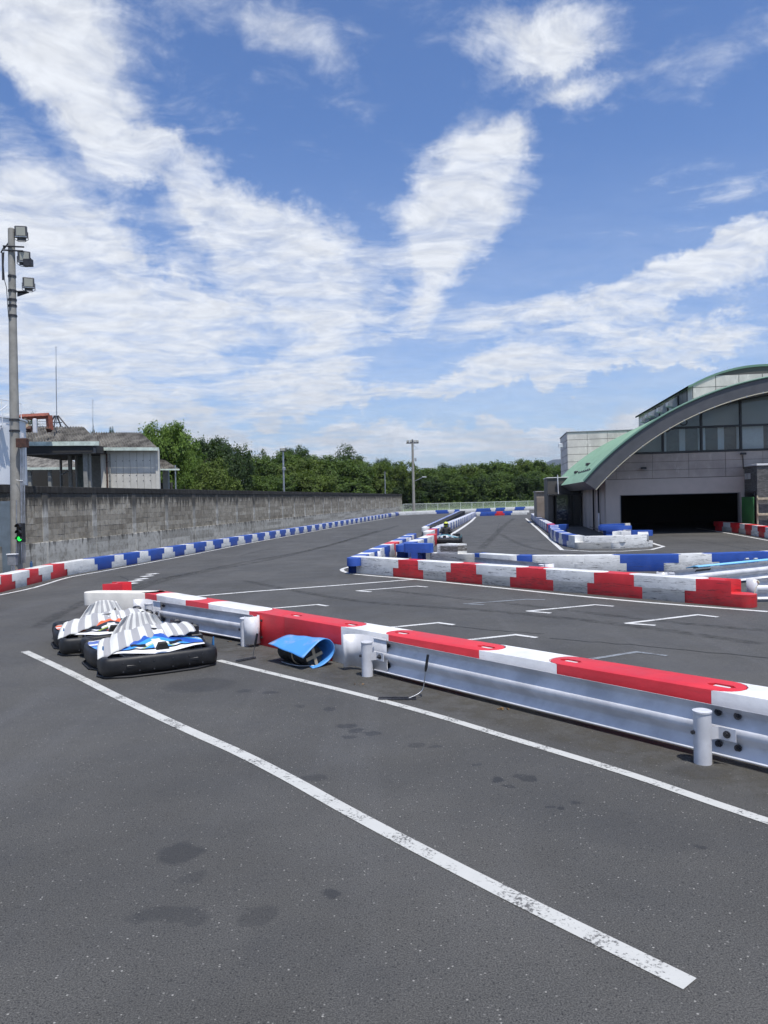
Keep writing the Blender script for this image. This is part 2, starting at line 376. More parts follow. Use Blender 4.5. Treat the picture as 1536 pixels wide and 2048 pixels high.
def GP(pts): return [G(*p) for p in pts]
ribbon('lane_line', smooth(GP([(49.5, 1303), (135, 1343), (250, 1401), (375, 1460), (470, 1502), (573, 1554), (677, 1612), (781, 1668), (1000, 1781), (1200, 1880), (1380, 1969)]), 3), .118, line_worn)
ribbon('lane_line', smooth(GP([(437, 1321), (560, 1351), (700, 1385), (850, 1425), (1000, 1470), (1250, 1546), (1536, 1643)])+[Vector((4.2, 2.7, 0))]), .10, line_worn)
ribbon('edge_line', smooth(GP([(-60, 1202), (0, 1190), (70, 1175), (135, 1155.5), (200, 1143.5), (303, 1124.5), (393, 1107.5), (491, 1088), (600, 1068), (694, 1050.5), (753, 1040.5), (790, 1034)]), 3), .10, line_ok)
ribbon('start_line', GP([(330, 1198.5), (500, 1184), (660, 1172.3), (826, 1159.5)]), .14, line_ok, .008)
ribbon('edge_line', smooth(GP([(700, 1133.5), (684, 1138.5), (690, 1144), (715, 1149), (826, 1158.5), (1000, 1176), (1130, 1189.5), (1300, 1205.5), (1536, 1223.5)]), 3), .13, line_ok)
ribbon('edge_line', GP([(1052, 1037), (1086, 1067), (1124, 1100)]), .16, line_ok)
ribbon('edge_line', GP([(1122, 1100), (1180, 1103), (1240, 1103), (1303, 1099.5), (1327, 1093.5), (1301, 1085.5)]), .16, line_ok, .008)
ribbon('edge_line', GP([(898, 1072), (925, 1055), (942, 1043), (951, 1034)]), .22, line_ok)
ribbon('edge_line', GP([(1392, 1056), (1430, 1062), (1470, 1069), (1536, 1081), (1600, 1094)]), .12, line_ok)
for i, pl in enumerate([[(742.5, 1184), (715, 1181.8), (833.6, 1172.6), (854.5, 1174.5)], [(1102, 1226.4), (1056, 1222.6), (1189, 1210), (1227, 1213)],
           [(1311, 1251), (1254, 1247), (1395, 1230), (1436, 1234.6)], [(520, 1219), (634.7, 1209.4), (655.6, 1212.4)], [(740, 1259), (876, 1245.8), (908, 1250)], [(900, 1284), (1031, 1269.8), (1073.6, 1275.7)]]):
    marks('grid_mark', GP(pl), .10, line_ok)
for pl in [[(967.7, 1209.6), (930, 1208), (1052, 1199), (1090, 1200)], [(1140, 1325), (1273, 1304.3), (1334.8, 1312)]]:
    marks('grid_mark', GP(pl), .09, line_grey)
for (x, y) in ((262, 1167), (271, 1162), (283, 1158), (294, 1152.5), (305, 1148)):
    p = G(x, y); ribbon('dash_mark', [(p.x-.12, p.y-.14), (p.x+.12, p.y+.14)], .28, line_ok)
def alpha_mat(name, col, lo, hi, k, sc=(1, 1, 1), s=3.0):
    m = mat(name, col, .9); T = NT(m.node_tree); b = m.node_tree.nodes['Principled BSDF']; co = T.n('ShaderNodeTexCoord')
    nz = T.noise(T.mapping(co.outputs['Object'], sc=sc), s, 7, .7); at = T.n('ShaderNodeAttribute'); at.attribute_name = 'edge'
    T.l(T.math('MULTIPLY', T.math('MULTIPLY', T.ramp(nz, lo, hi), k), T.ramp(at.outputs['Fac'], 0, 1)), b.inputs['Alpha']); return m
def soft_ribbon(name, pts, w, m, z):
    P = [Vector((p[0], p[1], 0)) for p in pts]; rows = []; ed = []
    for i, p in enumerate(P):
        d = (P[min(i+1, len(P)-1)]-P[max(i-1, 0)]).normalized(); n = Vector((-d.y, d.x, 0)); e = 0 if i in (0, len(P)-1) else 1
        rows.append([p+n*(w*(q-.5))+Vector((0, 0, z)) for q in (0, .3, .7, 1)]); ed += [0, e, e, 0]
    b = MB(); b.grid(rows, smooth=False); me = b.mesh(name, m); at = me.attributes.new('edge', 'FLOAT', 'POINT'); at.data.foreach_set('value', ed)
    return tag(inst(name, me), kind='structure')
rubm = alpha_mat('tyre_rubber_mark', (.012, .012, .012), .35, .65, .34, s=5.0)
dustm = alpha_mat('brown_dust', (.085, .078, .062), .38, .66, .5, s=4.0)
for k, (pl, w) in enumerate([([(150, 1235), (330, 1160), (560, 1115), (700, 1080), (800, 1050)], .5), ([(60, 1260), (240, 1178), (470, 1128), (640, 1095), (760, 1060)], .4), ([(1536, 1290), (1250, 1250), (980, 1222), (700, 1200), (480, 1160)], .35), ([(1536, 1262), (1300, 1240), (1000, 1205), (760, 1180)], .3),
        ([(960, 1100), (985, 1075), (1010, 1050), (1030, 1036)], .5), ([(1330, 1120), (1200, 1112), (1060, 1095), (1000, 1068)], .4)]):
    soft_ribbon('tyre_mark', smooth(GP(pl), 6), w, rubm, .0018+.0002*k)
soft_ribbon('dust_strip', smooth([Vector((-2.9, 12.1, 0)), Vector((-.5, 9.6, 0)), Vector((1.2, 7.6, 0)), Vector((3.2, 5.2, 0)), Vector((5.0, 3.1, 0))], 5), .75, dustm, .0036)
soft_ribbon('dust_strip', smooth([Vector((-9.6, 19, 0)), Vector((-9.8, 24, 0)), Vector((-8.75, 31, 0)), Vector((-3.9, 62, 0))], 5), .5, dustm, .0034)
seamm = mat('seam_tar', (.012, .012, .012), .7)
for k, pl in enumerate([[(1100, 1276), (1180, 1283), (1330, 1296), (1536, 1316)], [(885, 1250), (1000, 1262), (1090, 1268)], [(480, 1112), (560, 1094), (690, 1075)], [(1380, 1078), (1460, 1092), (1500, 1100)], [(240, 1152), (262, 1161)], [(1000, 1045), (996, 1066), (1060, 1080)]]):
    pts = smooth(GP(pl), 5); pts = [p+Vector((random.uniform(-.03, .03), random.uniform(-.05, .05), 0)) for p in pts]
    ribbon('pavement_seam', pts, .022 if k < 2 else .03, seamm, .003)
# ================================================================ plastic barrier blocks
BR = .21                                   # half the width of a block
SEAM = .08                                  # half the step between the upper and the lower seam
def outline(half, convex, n=8):
    pts = []
    for sgn in (1, -1):
        for i in range(n+1):
            t = -math.pi/2+math.pi*i/n
            if convex: x = half+(BR-.004)*math.cos(t); y = BR*math.sin(t)
            else: x = half-(BR+.004)*math.cos(t)*.98; y = BR*math.sin(t)
            pts.append((sgn*x, sgn*y))
    return pts
def block_mesh(name, wide_top, pockets=False, L=1.17):
    b = MB(); hw_, hn_ = L/2+SEAM, L/2-SEAM-.004
    wz, nz = ((.252, .5), (0., .2515)) if wide_top else ((0., .248), (.2485, .5))
    b.prism(outline(hw_, True), *wz); b.prism(outline(hn_, False), *nz)
    me = bevelled(b.mesh(name, MP[('W', 0)]), .016, 2, skip=(.247, .253), cond=hn_)
    if pockets:
        c = MB()
        for sx in (-1, 1): c.prism([(sx*hw_-.13, 0), (sx*hw_-.085, -.05), (sx*hw_+.085, -.05), (sx*hw_+.13, 0), (sx*hw_+.085, .05), (sx*hw_-.085, .05)], .470, .6)
        o1 = inst('tmp_a', me); o2 = inst('tmp_b', c.mesh('cut', MP[('W', 0)]))
        md = o1.modifiers.new('b', 'BOOLEAN'); md.object = o2; md.operation = 'DIFFERENCE'; md.solver = 'EXACT'
        bpy.context.view_layer.update()
        me2 = bpy.data.meshes.new_from_object(o1.evaluated_get(bpy.context.evaluated_depsgraph_get())); me2.name = name
        bpy.data.objects.remove(o1); bpy.data.objects.remove(o2)
        me = me2
        for p in me.polygons: p.material_index = 0
        while len(me.materials) > 1: me.materials.pop()
    return me
_bc = {}
def block_for(top, pock, L):
    q = round(L/.04)*.04; k = (top, pock, round(q, 2))
    if k not in _bc: _bc[k] = block_mesh('barrier_block', top, pock, q)
    return _bc[k], q
b = MB(); b.cbox(-.075, .075, -.036, .036, 0, .024, .006); ME_PLUG = b.mesh('plug', MP[('W', 2)])
ORD = 'first second third fourth fifth sixth seventh eighth ninth tenth eleventh twelfth thirteenth fourteenth fifteenth sixteenth seventeenth eighteenth nineteenth twentieth'.split()
def ordinal(i):
    if i <= 20: return ORD[i-1]
    if i == 30: return 'thirtieth'
    if i == 40: return 'fortieth'
    return ('twenty-' if i < 30 else 'thirty-' if i < 40 else 'forty-')+ORD[i % 10-1]
CN = {'R': 'red', 'W': 'white', 'B': 'blue', 'K': 'black'}
def place_block(p, q, colr, top, dirt=0, h=.48, side=1, z=0., label='', group=None, pock=False, L=None, off=BR):
    p = Vector((p[0], p[1], 0)); q = Vector((q[0], q[1], 0)); d = q-p; L = L or d.length; dn = d.normalized()
    c = (p+q)/2+Vector((-dn.y, dn.x, 0))*side*off; c.z = z
    if pock: z -= 0
    me, ql = block_for(top, pock and top, L)
    o = inst('barrier_block', me, MP[(colr, dirt)], None, c, (0, 0, math.atan2(d.y, d.x)+(random.random() < .5)*math.pi+random.uniform(-.006, .006)), (L/ql*.997, 1, h/.5))
    o.location.x += random.uniform(-.007, .007); o.location.y += random.uniform(-.007, .007)
    tag(o, label, 'barrier block', group)
    if pock:
        for sx in (-1, 1): inst('plug', ME_PLUG, None, o, (sx*(ql/2+SEAM), 0, .466), (0, 0, random.uniform(-.1, .1)))
    return o
def by_px(path, xs, z=0.):               # points of a ground path that stand at the given photo columns
    P = []
    for a, b_ in zip(path, path[1:]):
        for i in range(60): P.append(Vector((a[0], a[1], z)).lerp(Vector((b_[0], b_[1], z)), i/60))
    P.append(Vector((path[-1][0], path[-1][1], z)))
    X = [PX(p)[0] for p in P]; out = []
    for x in xs:
        best = min(range(len(P)), key=lambda i: abs(X[i]-x))
        for i in range(len(P)-1):
            if (X[i]-x)*(X[i+1]-x) <= 0 and abs(X[i+1]-X[i]) > 1e-6:
                t = (x-X[i])/(X[i+1]-X[i]); out.append(P[i].lerp(P[i+1], t)); break
        else: out.append(P[best].copy())
    return out
def by_len(path, L):
    P = [Vector((p[0], p[1], 0)) for p in path]; out = [P[0]]; cur = P[0]; i = 0
    while i < len(P)-1:
        a, b_ = P[i], P[i+1]
        if (b_-cur).length < L: i += 1; continue
        lo, hi = 0., 1.
        # first point on segment a-b at distance L from cur
        st = cur if i == 0 or (a-cur).length >= L else a
        base = a if (a-cur).length < L else cur
        lo, hi = 0., 1.
        for _ in range(30):
            m = (lo+hi)/2
            if (base.lerp(b_, m)-cur).length < L: lo = m
            else: hi = m
        cur = base.lerp(b_, hi); out.append(cur)
    return out
def run(pins, cols, where, dirt=0, h=.48, side=1, top0=True, tops=None, pocks=None, group=None, z=0., off=BR):
    cnt = {}
    for i, (p, q) in enumerate(zip(pins, pins[1:])):
        c = cols[i] if isinstance(cols, (list, str)) else cols(i, (p+q)/2)
        top = tops[i] if tops else ((i % 2 == 0) == top0)
        cnt[c] = cnt.get(c, 0)+1
        place_block(p, q, c, top, dirt, h, side, z, f'{ordinal(cnt[c])} {CN[c]} block {where}', group, pock=bool(pocks and pocks[i]), off=off)
# -- row along the block wall: red and white at the near end, then blue and white
Lbase = [(-9.7, 12.0), (-9.85, 15.0), (-10.0, 19.0), (-10.12, 21.5), (-10.18, 24.2), (-9.82, 26.3), (-9.2, 29.3), (-8.97, 30.9), (-4.09, 61.9), (1.44, 97.06), (1.9, 99.5)]
s1 = [192.7, 250, 299.5, 347.7, 389.3]; e1 = [226.6, 277.3, 326.8, 371, 411.7]
s2 = [105, 230, 343, 445, 535, 618, 693, 762, 826, 885, 942, 990, 1037, 1082, 1123, 1160, 1195, 1230, 1260, 1290, 1317, 1343, 1368, 1395, 1420, 1448, 1502]
e2 = [175, 293, 400, 497, 583, 660, 732, 798, 858, 915, 967, 1015, 1060, 1103, 1142, 1178, 1213, 1245, 1275, 1303, 1330, 1355, 1382, 1408, 1432, 1470, 1536]
xs = []
for a, c in zip(s1, e1): xs += [a, c]
for a, c in zip(s2, e2): xs += [400+.2604*a, 400+.2604*c]
near = by_px(Lbase, [-40, 0, 28, 56, 82, 104, 132, 162]); allp = near+by_px(Lbase, xs)
far0 = allp[-1]
run(allp, ['W', 'R', 'W', 'R', 'W', 'R', 'W', 'W']+['B', 'W']*40, 'from the near end of the row along the block wall', 0, .42, +1, tops=[True, False, True, False, True, False, True, False]+[True, False]*40, group='barrier blocks along the block wall')
extra = by_len([(near[0].x, near[0].y), (-9.9, 15.5), (-9.7, 11)], 1.12)
run(extra[:4], 'RWR', 'of the row along the block wall, nearer than the photo edge', 0, .42, -1, False, group='barrier blocks along the block wall')
# -- far row closing the track in front of the mesh fence
FRp = [(far0.x, far0.y), (2.6, 99.8), (4.6, 102.2), (7.6, 104.4), (11.0, 107.2), (14.5, 110.6), (18.5, 114.6), (23, 118.2), (28, 121), (34, 122)]
pf = by_len(FRp, 1.14)
BLU_PX = [(780, 791), (877, 893), (908, 922), (955, 978), (995, 1013), (1030, 1050), (1065, 1080)]
def frc(i, p):
    x = PX(p)[0]; return 'B' if any(a <= x <= b for a, b in BLU_PX) else 'W'
run(pf, frc, 'from the wall in the far row by the mesh fence', 0, .48, +1, group='barrier blocks in front of the mesh fence')
# -- long scuffed red and white front row in the middle
A, B_ = Vector((-.94, 23.04, 0)), Vector((6.88, 14.07, 0)); A = A-(B_-A)*.02
pF = by_px([A, B_+(B_-A)*.05], [709, 790.6, 841.8, 896.8, 959.5, 1026, 1099, 1181.6, 1276, 1379, 1472])
run(pF, 'WRWRWRWRWR', 'from the left end of the scuffed middle front row', 1, .49, +1, top0=True, group='scuffed barrier blocks of the middle front row')
# -- near pit row
NA, NB = Vector((-4.35, 14.40, .5)), Vector((2.71, 6.52, .5)); ND = (NB-NA).normalized()
pN = by_px([NA-ND*1.2, NB+ND*4.5], [268, 309, 364, 413, 491, 563, 672, 774, 944, 1110, 1414], .5)
tp = [False, True, False, True, False, True, False, True, False, True, False, True]
pN = [Vector((p.x, p.y, 0)) for p in pN]; ND2 = Vector((ND.x, ND.y, 0)); NN2 = Vector((-ND.y, ND.x, 0))
for i in range(len(pN)): pN[i] = pN[i]+ND2*((SEAM if tp[i] else -SEAM) if i else 0)+NN2*.05
q = pN[-1]
pN += [q+ND2*1.05, q+ND2*2.3]
tp = [False, True, False, True, False, True, False, True, False, True, False, True]
NL = 'from the karts in the pit lane row behind the guard rails'
run(pN, 'RWRWRRWRWRWR', NL, 2, .5, +1, tops=tp, pocks=[False]*5+[t for t in tp[5:]], group='barrier blocks of the pit lane row')
e0 = pN[0]; nrm = Vector((-ND.y, ND.x, 0))
# the row's end: one white block turned sideways, a red one standing behind it
place_block(Vector((-4.62, 14.78, 0)), Vector((-5.75, 15.05, 0)), 'W', True, 4, .5, -1, 0, 'clean white rounded barrier block turned sideways at the far end of the pit lane row', 'barrier blocks of the pit lane row')
place_block(Vector((*G(252, 1167.5, .5).xy, 0)), Vector((*G(197, 1168, .5).xy, 0)), 'R', False, 2, .5, -1, 0, 'single red barrier block standing just behind the white rounded end block', 'barrier blocks of the pit lane row')
# -- blue and white row behind the middle rails
pb = [(935, 1106), (985, 1110), (1021, 1111.5), (1075, 1112.3), (1154, 1112), (1240, 1111), (1350, 1110), (1426, 1108), (1536, 1104.5), (1640, 1100)]
pBB = smooth([Vector((*G(x, y, .45).xy, 0)) for x, y in pb], 3)
pB = by_px([tuple(v) for v in pBB], [938, 966, 1014, 1081, 1161, 1247, 1345, 1432, 1528, 1630])
run(pB, 'BWBWWBWBW', 'from the left in the row behind the middle guard rails', 1, .46, +1, tops=[False, True, False, True, False, True, False, True, False], group='barrier blocks behind the middle guard rails')
# raised blocks over the corner
def seg(px0, px1, Y0, Y1): return AT(px0, 1120, Y0), AT(px1, 1120, Y1)
BRK = 'at the corner behind the scuffed front row'
a, c = seg(810, 857, 22.6, 22.1); mid_ = (a+c)/2; dv = (c-a).normalized()*.5; a, c = mid_-dv, mid_+dv; place_block(a, c, 'B', True, 0, .53, 1, .35, 'raised blue block left of the tyre-marked white one at the corner', 'raised corner blocks', L=.40, off=.1)
a2, c2 = seg(860, 932, 22.1, 21.2); place_block(a2, c2, 'W', False, 5, .53, 1, .35, 'raised white block with heavy black tyre marks on its front', 'raised corner blocks', L=.92)
place_block(a, c, 'W', False, 0, .345, 1, 0, 'low white block under the raised blue block of the corner', 'corner base blocks', L=.5, off=.1)
place_block(a2, c2, 'W', True, 0, .345, 1, 0, 'low white block under the raised tyre-marked block of the corner', 'corner base blocks', L=.85)
# -- left side of the middle island
pI = by_len([(-1.12, 22.9), (-.82, 24.6), (-.55, 26.6), (-.16, 28.9), (.13, 30.6), (.41, 32.4), (.74, 34.6), (1.10, 37.2), (1.25, 38.4)], 1.13)
run(pI, ('BWBWBWRWBWBWBWW'), 'from the near end along the left side of the middle island', 0, .48, -1, group='barrier blocks on the left side of the middle island')
pI2 = by_len([(.42, 28.3), (1.0, 30.8), (1.55, 33.4), (2.0, 35.9), (2.1, 36.4)], 1.14)
run(pI2, 'BBWBWWR', 'from the near end of the inner row of the middle island', 1, .5, -1, group='barrier blocks in the inner row of the middle island')
# -- two parallel rows running away to the far corner, tyres between them
LA, LB = Vector((2.15, 44.6, 0)), Vector((9.1, 94.5, 0))
pI3 = by_len([LA, LB], 1.14)
run(pI3, lambda i, p: 'W' if i == 0 or i % 2 else 'B', 'from the near end of the left row to the far corner', 0, .5, -1, group='barrier blocks of the left divider row')
pI4 = by_len([(2.35, 38.6), (2.75, 41.2), (3.7, 47), (6.3, 62), (8.9, 77.5), (10.3, 86)], 1.13)
run(pI4, lambda i, p: 'W' if i in (0, 1) else 'R' if i == 2 else ('B' if i % 2 else 'W'), 'from the near end of the right row to the far corner', 0, .5, +1, group='barrier blocks of the right divider row')
p0 = pI4[-1]
pI5 = by_len([(p0.x, p0.y), (11.0, 86.6), (13.5, 87.2), (17.2, 88.3)], 1.0)
run(pI5, lambda i, p: ['W', 'B', 'B', 'R', 'B', 'W', 'W', 'K'][min(i, 7)], 'from the left in the short crosswise row at the far corner', 0, .46, +1, group='barrier blocks of the far crosswise row')
# -- garage side
pR = by_len([(13.9, 72.8), (11.6, 58.6), (9.35, 43.6)], 1.13); 
nR = len(pR)-1
run(pR, lambda i, p: 'R' if i == nR-2 else ('W' if i % 2 == 0 else 'B'), 'from the far end of the row beside the entrance block', 0, .47, +1, group='barrier blocks beside the entrance block')
# island in front of the garage
r2 = smooth([G(1122, 1066), G(1102, 1068), G(1104, 1079), (G(1124, 1090)), G(1146, 1095.8), G(1164, 1098)], 4)
pR2 = by_len([tuple(v) for v in r2], 1.1)
run(pR2, lambda i, p: 'B' if i % 2 == 0 else 'W', 'from the entrance around the left end of the garage island', 0, .5, +1, group='barrier blocks of the garage island')
r3 = by_px([G(1162, 1098), G(1238, 1097.3), G(1300, 1094.5)], [1164, 1200, 1238, 1298])
run(r3, 'WWW', 'from the left on the near side of the garage island', 1, .5, +1, tops=[False, True, False], group='white barrier blocks of the garage island')
place_block(G(1298, 1094), G(1296, 1086), 'W', False, 0, .5, 1, 0, 'white end block at the right tip of the garage island', 'white barrier blocks of the garage island')
bk = [G(1241, 1086), G(1264, 1083), G(1292, 1083)]
place_block(bk[0], bk[1], 'W', False, 0, .5, 1, 0, 'white block on the garage side of the island', 'back blocks of the garage island')
place_block(bk[1], bk[2], 'B', True, 0, .5, 1, 0, 'blue block on the garage side of the island', 'back blocks of the garage island')
p1, p2 = G(1218, 1083.5), G(1240, 1083.5)
place_block(p1, p2, 'B', False, 0, .36, 1, 0, 'lower blue block of the stacked pair on the garage island', 'stacked blue blocks', L=.9)
place_block(p1, p2, 'B', True, 0, .36, 1, .36, 'upper blue block of the stacked pair on the garage island', 'stacked blue blocks', L=.9)
place_block(G(1216, 1073), G(1249, 1071), 'B', True, 0, .62, 1, 0, 'tall blue block against the garage doorway edge', 'doorway blocks')
place_block(G(1250, 1071.5), G(1262, 1069.5), 'W', False, 0, .62, 1, 0, 'tall white block against the garage doorway edge', 'doorway blocks')
pRR = by_len([(15.9, 28.5), (17.2, 34.5), (18.15, 39.5), (18.3, 43.6)], 1.1)
run(pRR, lambda i, p: 'W' if i % 2 else 'R', 'from the right photo edge in the row leading into the garage', 1, .5, -1, group='barrier blocks leading into the garage')
# ---------------------------------------------------------------- tyre stacks between the divider rows
def tyre(mb, z, r=.27, h=.17, n=14, mi=0):
    prof = [(.15, .02), (.17, 0), (r-.04, 0), (r, .04), (r, h-.04), (r-.04, h), (.17, h), (.15, h-.02)]
    rows = [[((p[0])*math.cos(2*math.pi*k/n), (p[0])*math.sin(2*math.pi*k/n), z+p[1]) for k in range(n)] for p in prof]
    rows.append(rows[0]); mb.grid(rows, mi, closed=True)
b = MB(); [tyre(b, .172*i, .26) for i in range(3)]; ME_TY = b.mesh('tyre_stack', rubber)
t0, t1 = Vector((2.75, 45.4, 0)), Vector((9.5, 93.0, 0)); nT = 72
for i in range(nT):
    p = t0.lerp(t1, i/(nT-1)); p.x += random.uniform(-.03, .03)
    o = inst('tyre_stack', ME_TY, None, None, p, (0, 0, random.random()*6), (1.15, 1.15, 1))
    tag(o, 'stack of black tyres in the line between the two blue and white divider rows', 'tyre stack', 'tyre stacks between the divider rows')
# ================================================================ guard rails
WP = [(.028, -.175), (.018, -.168), (-.045, -.114), (-.052, -.10), (-.045, -.086), (.018, -.034), (.026, -.022), (.026, .022), (.018, .034), (-.045, .086), (-.052, .10), (-.045, .114), (.018, .168), (.028, .175)]
def beam(path, zc=.255, sgn=1, k=1.15, th=.006):
    """corrugated beam swept along a ground path; sgn: side (left of travel = +) to which the middle ridge stands out"""
    P = [Vector((p[0], p[1], 0)) for p in path]; rows = []
    for i, p in enumerate(P):
        d = (P[min(i+1, len(P)-1)]-P[max(i-1, 0)]).normalized(); n = Vector((-d.y, d.x, 0))*sgn
        f = [p+n*(u*k)+Vector((0, 0, zc+v*k)) for u, v in WP]; bk = [p+n*(u*k-th)+Vector((0, 0, zc+v*k)) for u, v in WP[::-1]]
        rows.append(f+bk)
    mb = MB(); mb.grid(rows, closed=True); m = len(rows[0])
    mb.add(rows[0], [tuple(range(m))]); mb.add(rows[-1], [tuple(range(m))])
    return mb
def terminal(mb, p, d, n, zc=.255, k=1.15, R=.11, sgn=1, sweep=200, flare=True):
    """plain curved end sheet bolted on the beam end, curling to side n"""
    rows = []
    for i in range(13):
        t = math.radians(sweep)*i/12; c = p+n*R
        q = c+d*(R*math.sin(t))-n*(R*math.cos(t)); 
        o = (q-c).normalized()*.006
        q = q+Vector((0, 0, zc)); H = .175*k
        rows.append([q+Vector((0, 0, -H)), q+Vector((0, 0, H)), q+Vector((0, 0, H))+o, q+Vector((0, 0, -H))+o])
    mb.grid(rows, closed=True)
def guard_rail(label, A, B, posts, pn, left_end=None, right_end=None, sgn=1, offp=.15, zc=.255, k=1.15):
    """A->B beam line on the ground, posts stand off towards pn"""
    A = Vector((A[0], A[1], 0)); B = Vector((B[0], B[1], 0)); d = (B-A).normalized(); n = Vector((-d.y, d.x, 0))*sgn
    root = empty('guard_rail', A, 0, label, 'guard rail', 'white guard rails')
    def L(v): return v-A
    m = max(2, int((B-A).length/.6)); path = [L(A.lerp(B, i/m)) for i in range(m+1)]
    beam(path, zc, sgn, k).build('beam', paintw, root)
    for e, p, dd in ((left_end, A, -d), (right_end, B, d)):
        if not e: continue
        mb = MB()
        if e == 'flare':            # sheet bending away from the posts' side and back: open hook
            rows = []
            pts = [p-dd*.25+n*.02, p+dd*.0+n*.02, p+dd*.16-n*.005, p+dd*.27-n*.01, p+dd*.36+n*.03, p+dd*.41+n*.09, p+dd*.42+n*.16, p+dd*.445+n*.175, p+dd*.47+n*.15]
            for q in pts:
                q = L(q); H = .182*k; rows.append([q+Vector((0, 0, zc-H)), q+Vector((0, 0, zc+H)), q+Vector((0, 0, zc+H))-n*.007, q+Vector((0, 0, zc-H))-n*.007])
            mb.grid(rows, closed=True)
        else:
            rows = []; R = .12; c = p+dd*.02+n*.10
            for i in range(15):
                t = math.radians(-95+200*i/14); q = L(c+dd*(.06+R*math.cos(t))+n*(R*math.sin(t)))
                H = .182*k; o = (dd*math.cos(t)+n*math.sin(t))*.008
                rows.append([q+Vector((0, 0, zc-H)), q+Vector((0, 0, zc+H)), q+Vector((0, 0, zc+H))-o, q+Vector((0, 0, zc-H))-o])
            mb.grid(rows, closed=True)
        mb.build('end_terminal', paintw, root)
    for t in posts:
        p = L(A.lerp(B, 0)+d*t+n*offp)
        mb = MB(); mb.cyl(p+Vector((0, 0, -.02)), p+Vector((0, 0, .415)), .07, n=24); po = mb.build('post', paintw, root)
        mb = MB(); mb.cyl(p+Vector((0, 0, .415)), p+Vector((0, 0, .428)), .076, n=24); mb.cyl(p+Vector((0, 0, .428)), p+Vector((0, 0, .436)), .073, .05, n=24); mb.build('post_cap', paintw, po)
        mb = MB(); X = d*.12
        br = [p-n*.02+Vector((0, 0, zc-.045)), p-n*.02+Vector((0, 0, zc+.045))]
        e0 = p-n*(offp-.075)
        for (s0, s1) in ((p+d*.06-n*.0, e0+d*.10), (e0+d*.10, e0+d*.24)):
            q = [s0+Vector((0, 0, zc-.05)), s1+Vector((0, 0, zc-.05)), s1+Vector((0, 0, zc+.05)), s0+Vector((0, 0, zc+.05))]
            o = n*.008; mb.add(q+[v+o for v in q], [(0, 1, 2, 3), (7, 6, 5, 4), (0, 4, 5, 1), (1, 5, 6, 2), (2, 6, 7, 3), (3, 7, 4, 0)])
        mb.build('bracket', paintw, po)
        for (bx, bz, bo) in ((.04, zc+.13, -.03), (.20, zc+.13, -.03), (.17, zc, .02), (.04, zc-.13, -.03), (.20, zc-.13, -.03)):
            c = p-n*(offp-.0)+d*bx+n*(bo+.0)+Vector((0, 0, bz)); c = c+n*(.0 if bz != zc else .07)
            mb = MB(); mb.cyl(c-n*.01, c+n*.022, .020, n=6, smooth=False); mb.cyl(c+n*.022, c+n*.036, .010, n=8); mb.cyl(c-n*.012, c+n*.004, .03, n=12); mb.build('bolt', boltm, root)
        c = p-d*.045+n*.058+Vector((0, 0, zc)); mb = MB(); mb.cyl(c-n*.01, c+n*.02, .018, n=6, smooth=False); mb.build('bolt', boltm, root)
    return root
Pd = Vector((2.49-(-.25), 6.12-9.39, 0)).normalized(); Pn = Vector((-Pd.y, Pd.x, 0))     # Pn points to the barrier row (away from camera)
q735, q1404, q493 = G(735, 1352), G(1404, 1527), G(493, 1292)
A1 = q735+Pn*.15-Pd*.0; 
guard_rail('long white guard rail in the foreground, running off the right edge of the photo', A1-Pd*.02, q1404+Pn*.15+Pd*4.0, [.02, (q1404-q735).length+.02], -Pn, 'flare', None, sgn=-1)
q300 = Vector((*G(296, 1206.5, .43).xy, 0))
dd2 = (q493-q300).normalized(); n2 = Vector((-dd2.y, dd2.x, 0))
guard_rail('shorter white guard rail behind the two striped karts', q300+n2*.15-dd2*.05, q493+n2*.15+dd2*.0, [.07, (q493-q300).length+.02], -n2, 'flare', 'wrap', sgn=-1)
# dark kerb gap strip under the near rails
# rails of the middle island
m1 = [G(944, 1114, .45), G(1100, 1127.5, .45)]
guard_rail('white guard rail right of the tyre-marked raised block', m1[0], m1[1], [(m1[1]-m1[0]).length-.15], None, None, 'wrap', sgn=-1)
m2 = [G(1322, 1144, .45), G(1536, 1122.5, .45)]; m2[1] = m2[1]+(m2[1]-m2[0])*.6
guard_rail('white guard rail with a light blue sheet on it, at the right edge', m2[0], m2[1], [.15], None, 'wrap', None, sgn=-1)
a, c = Vector((-.35, 25.9, 0)), Vector((.95, 33.9, 0))
guard_rail('white guard rail between the two rows of the middle island', a, c, [.3, 4.0], None, 'wrap', 'wrap', sgn=-1)
pp = G(1526, 1212); mb = MB()
guard_rail('white guard rail end behind the last red block of the front row', G(1519, 1213)+Vector((.22, .62, 0)), G(1519, 1213)+Vector((3.2, .5, 0)), [1.5], None, 'wrap', None, sgn=-1)
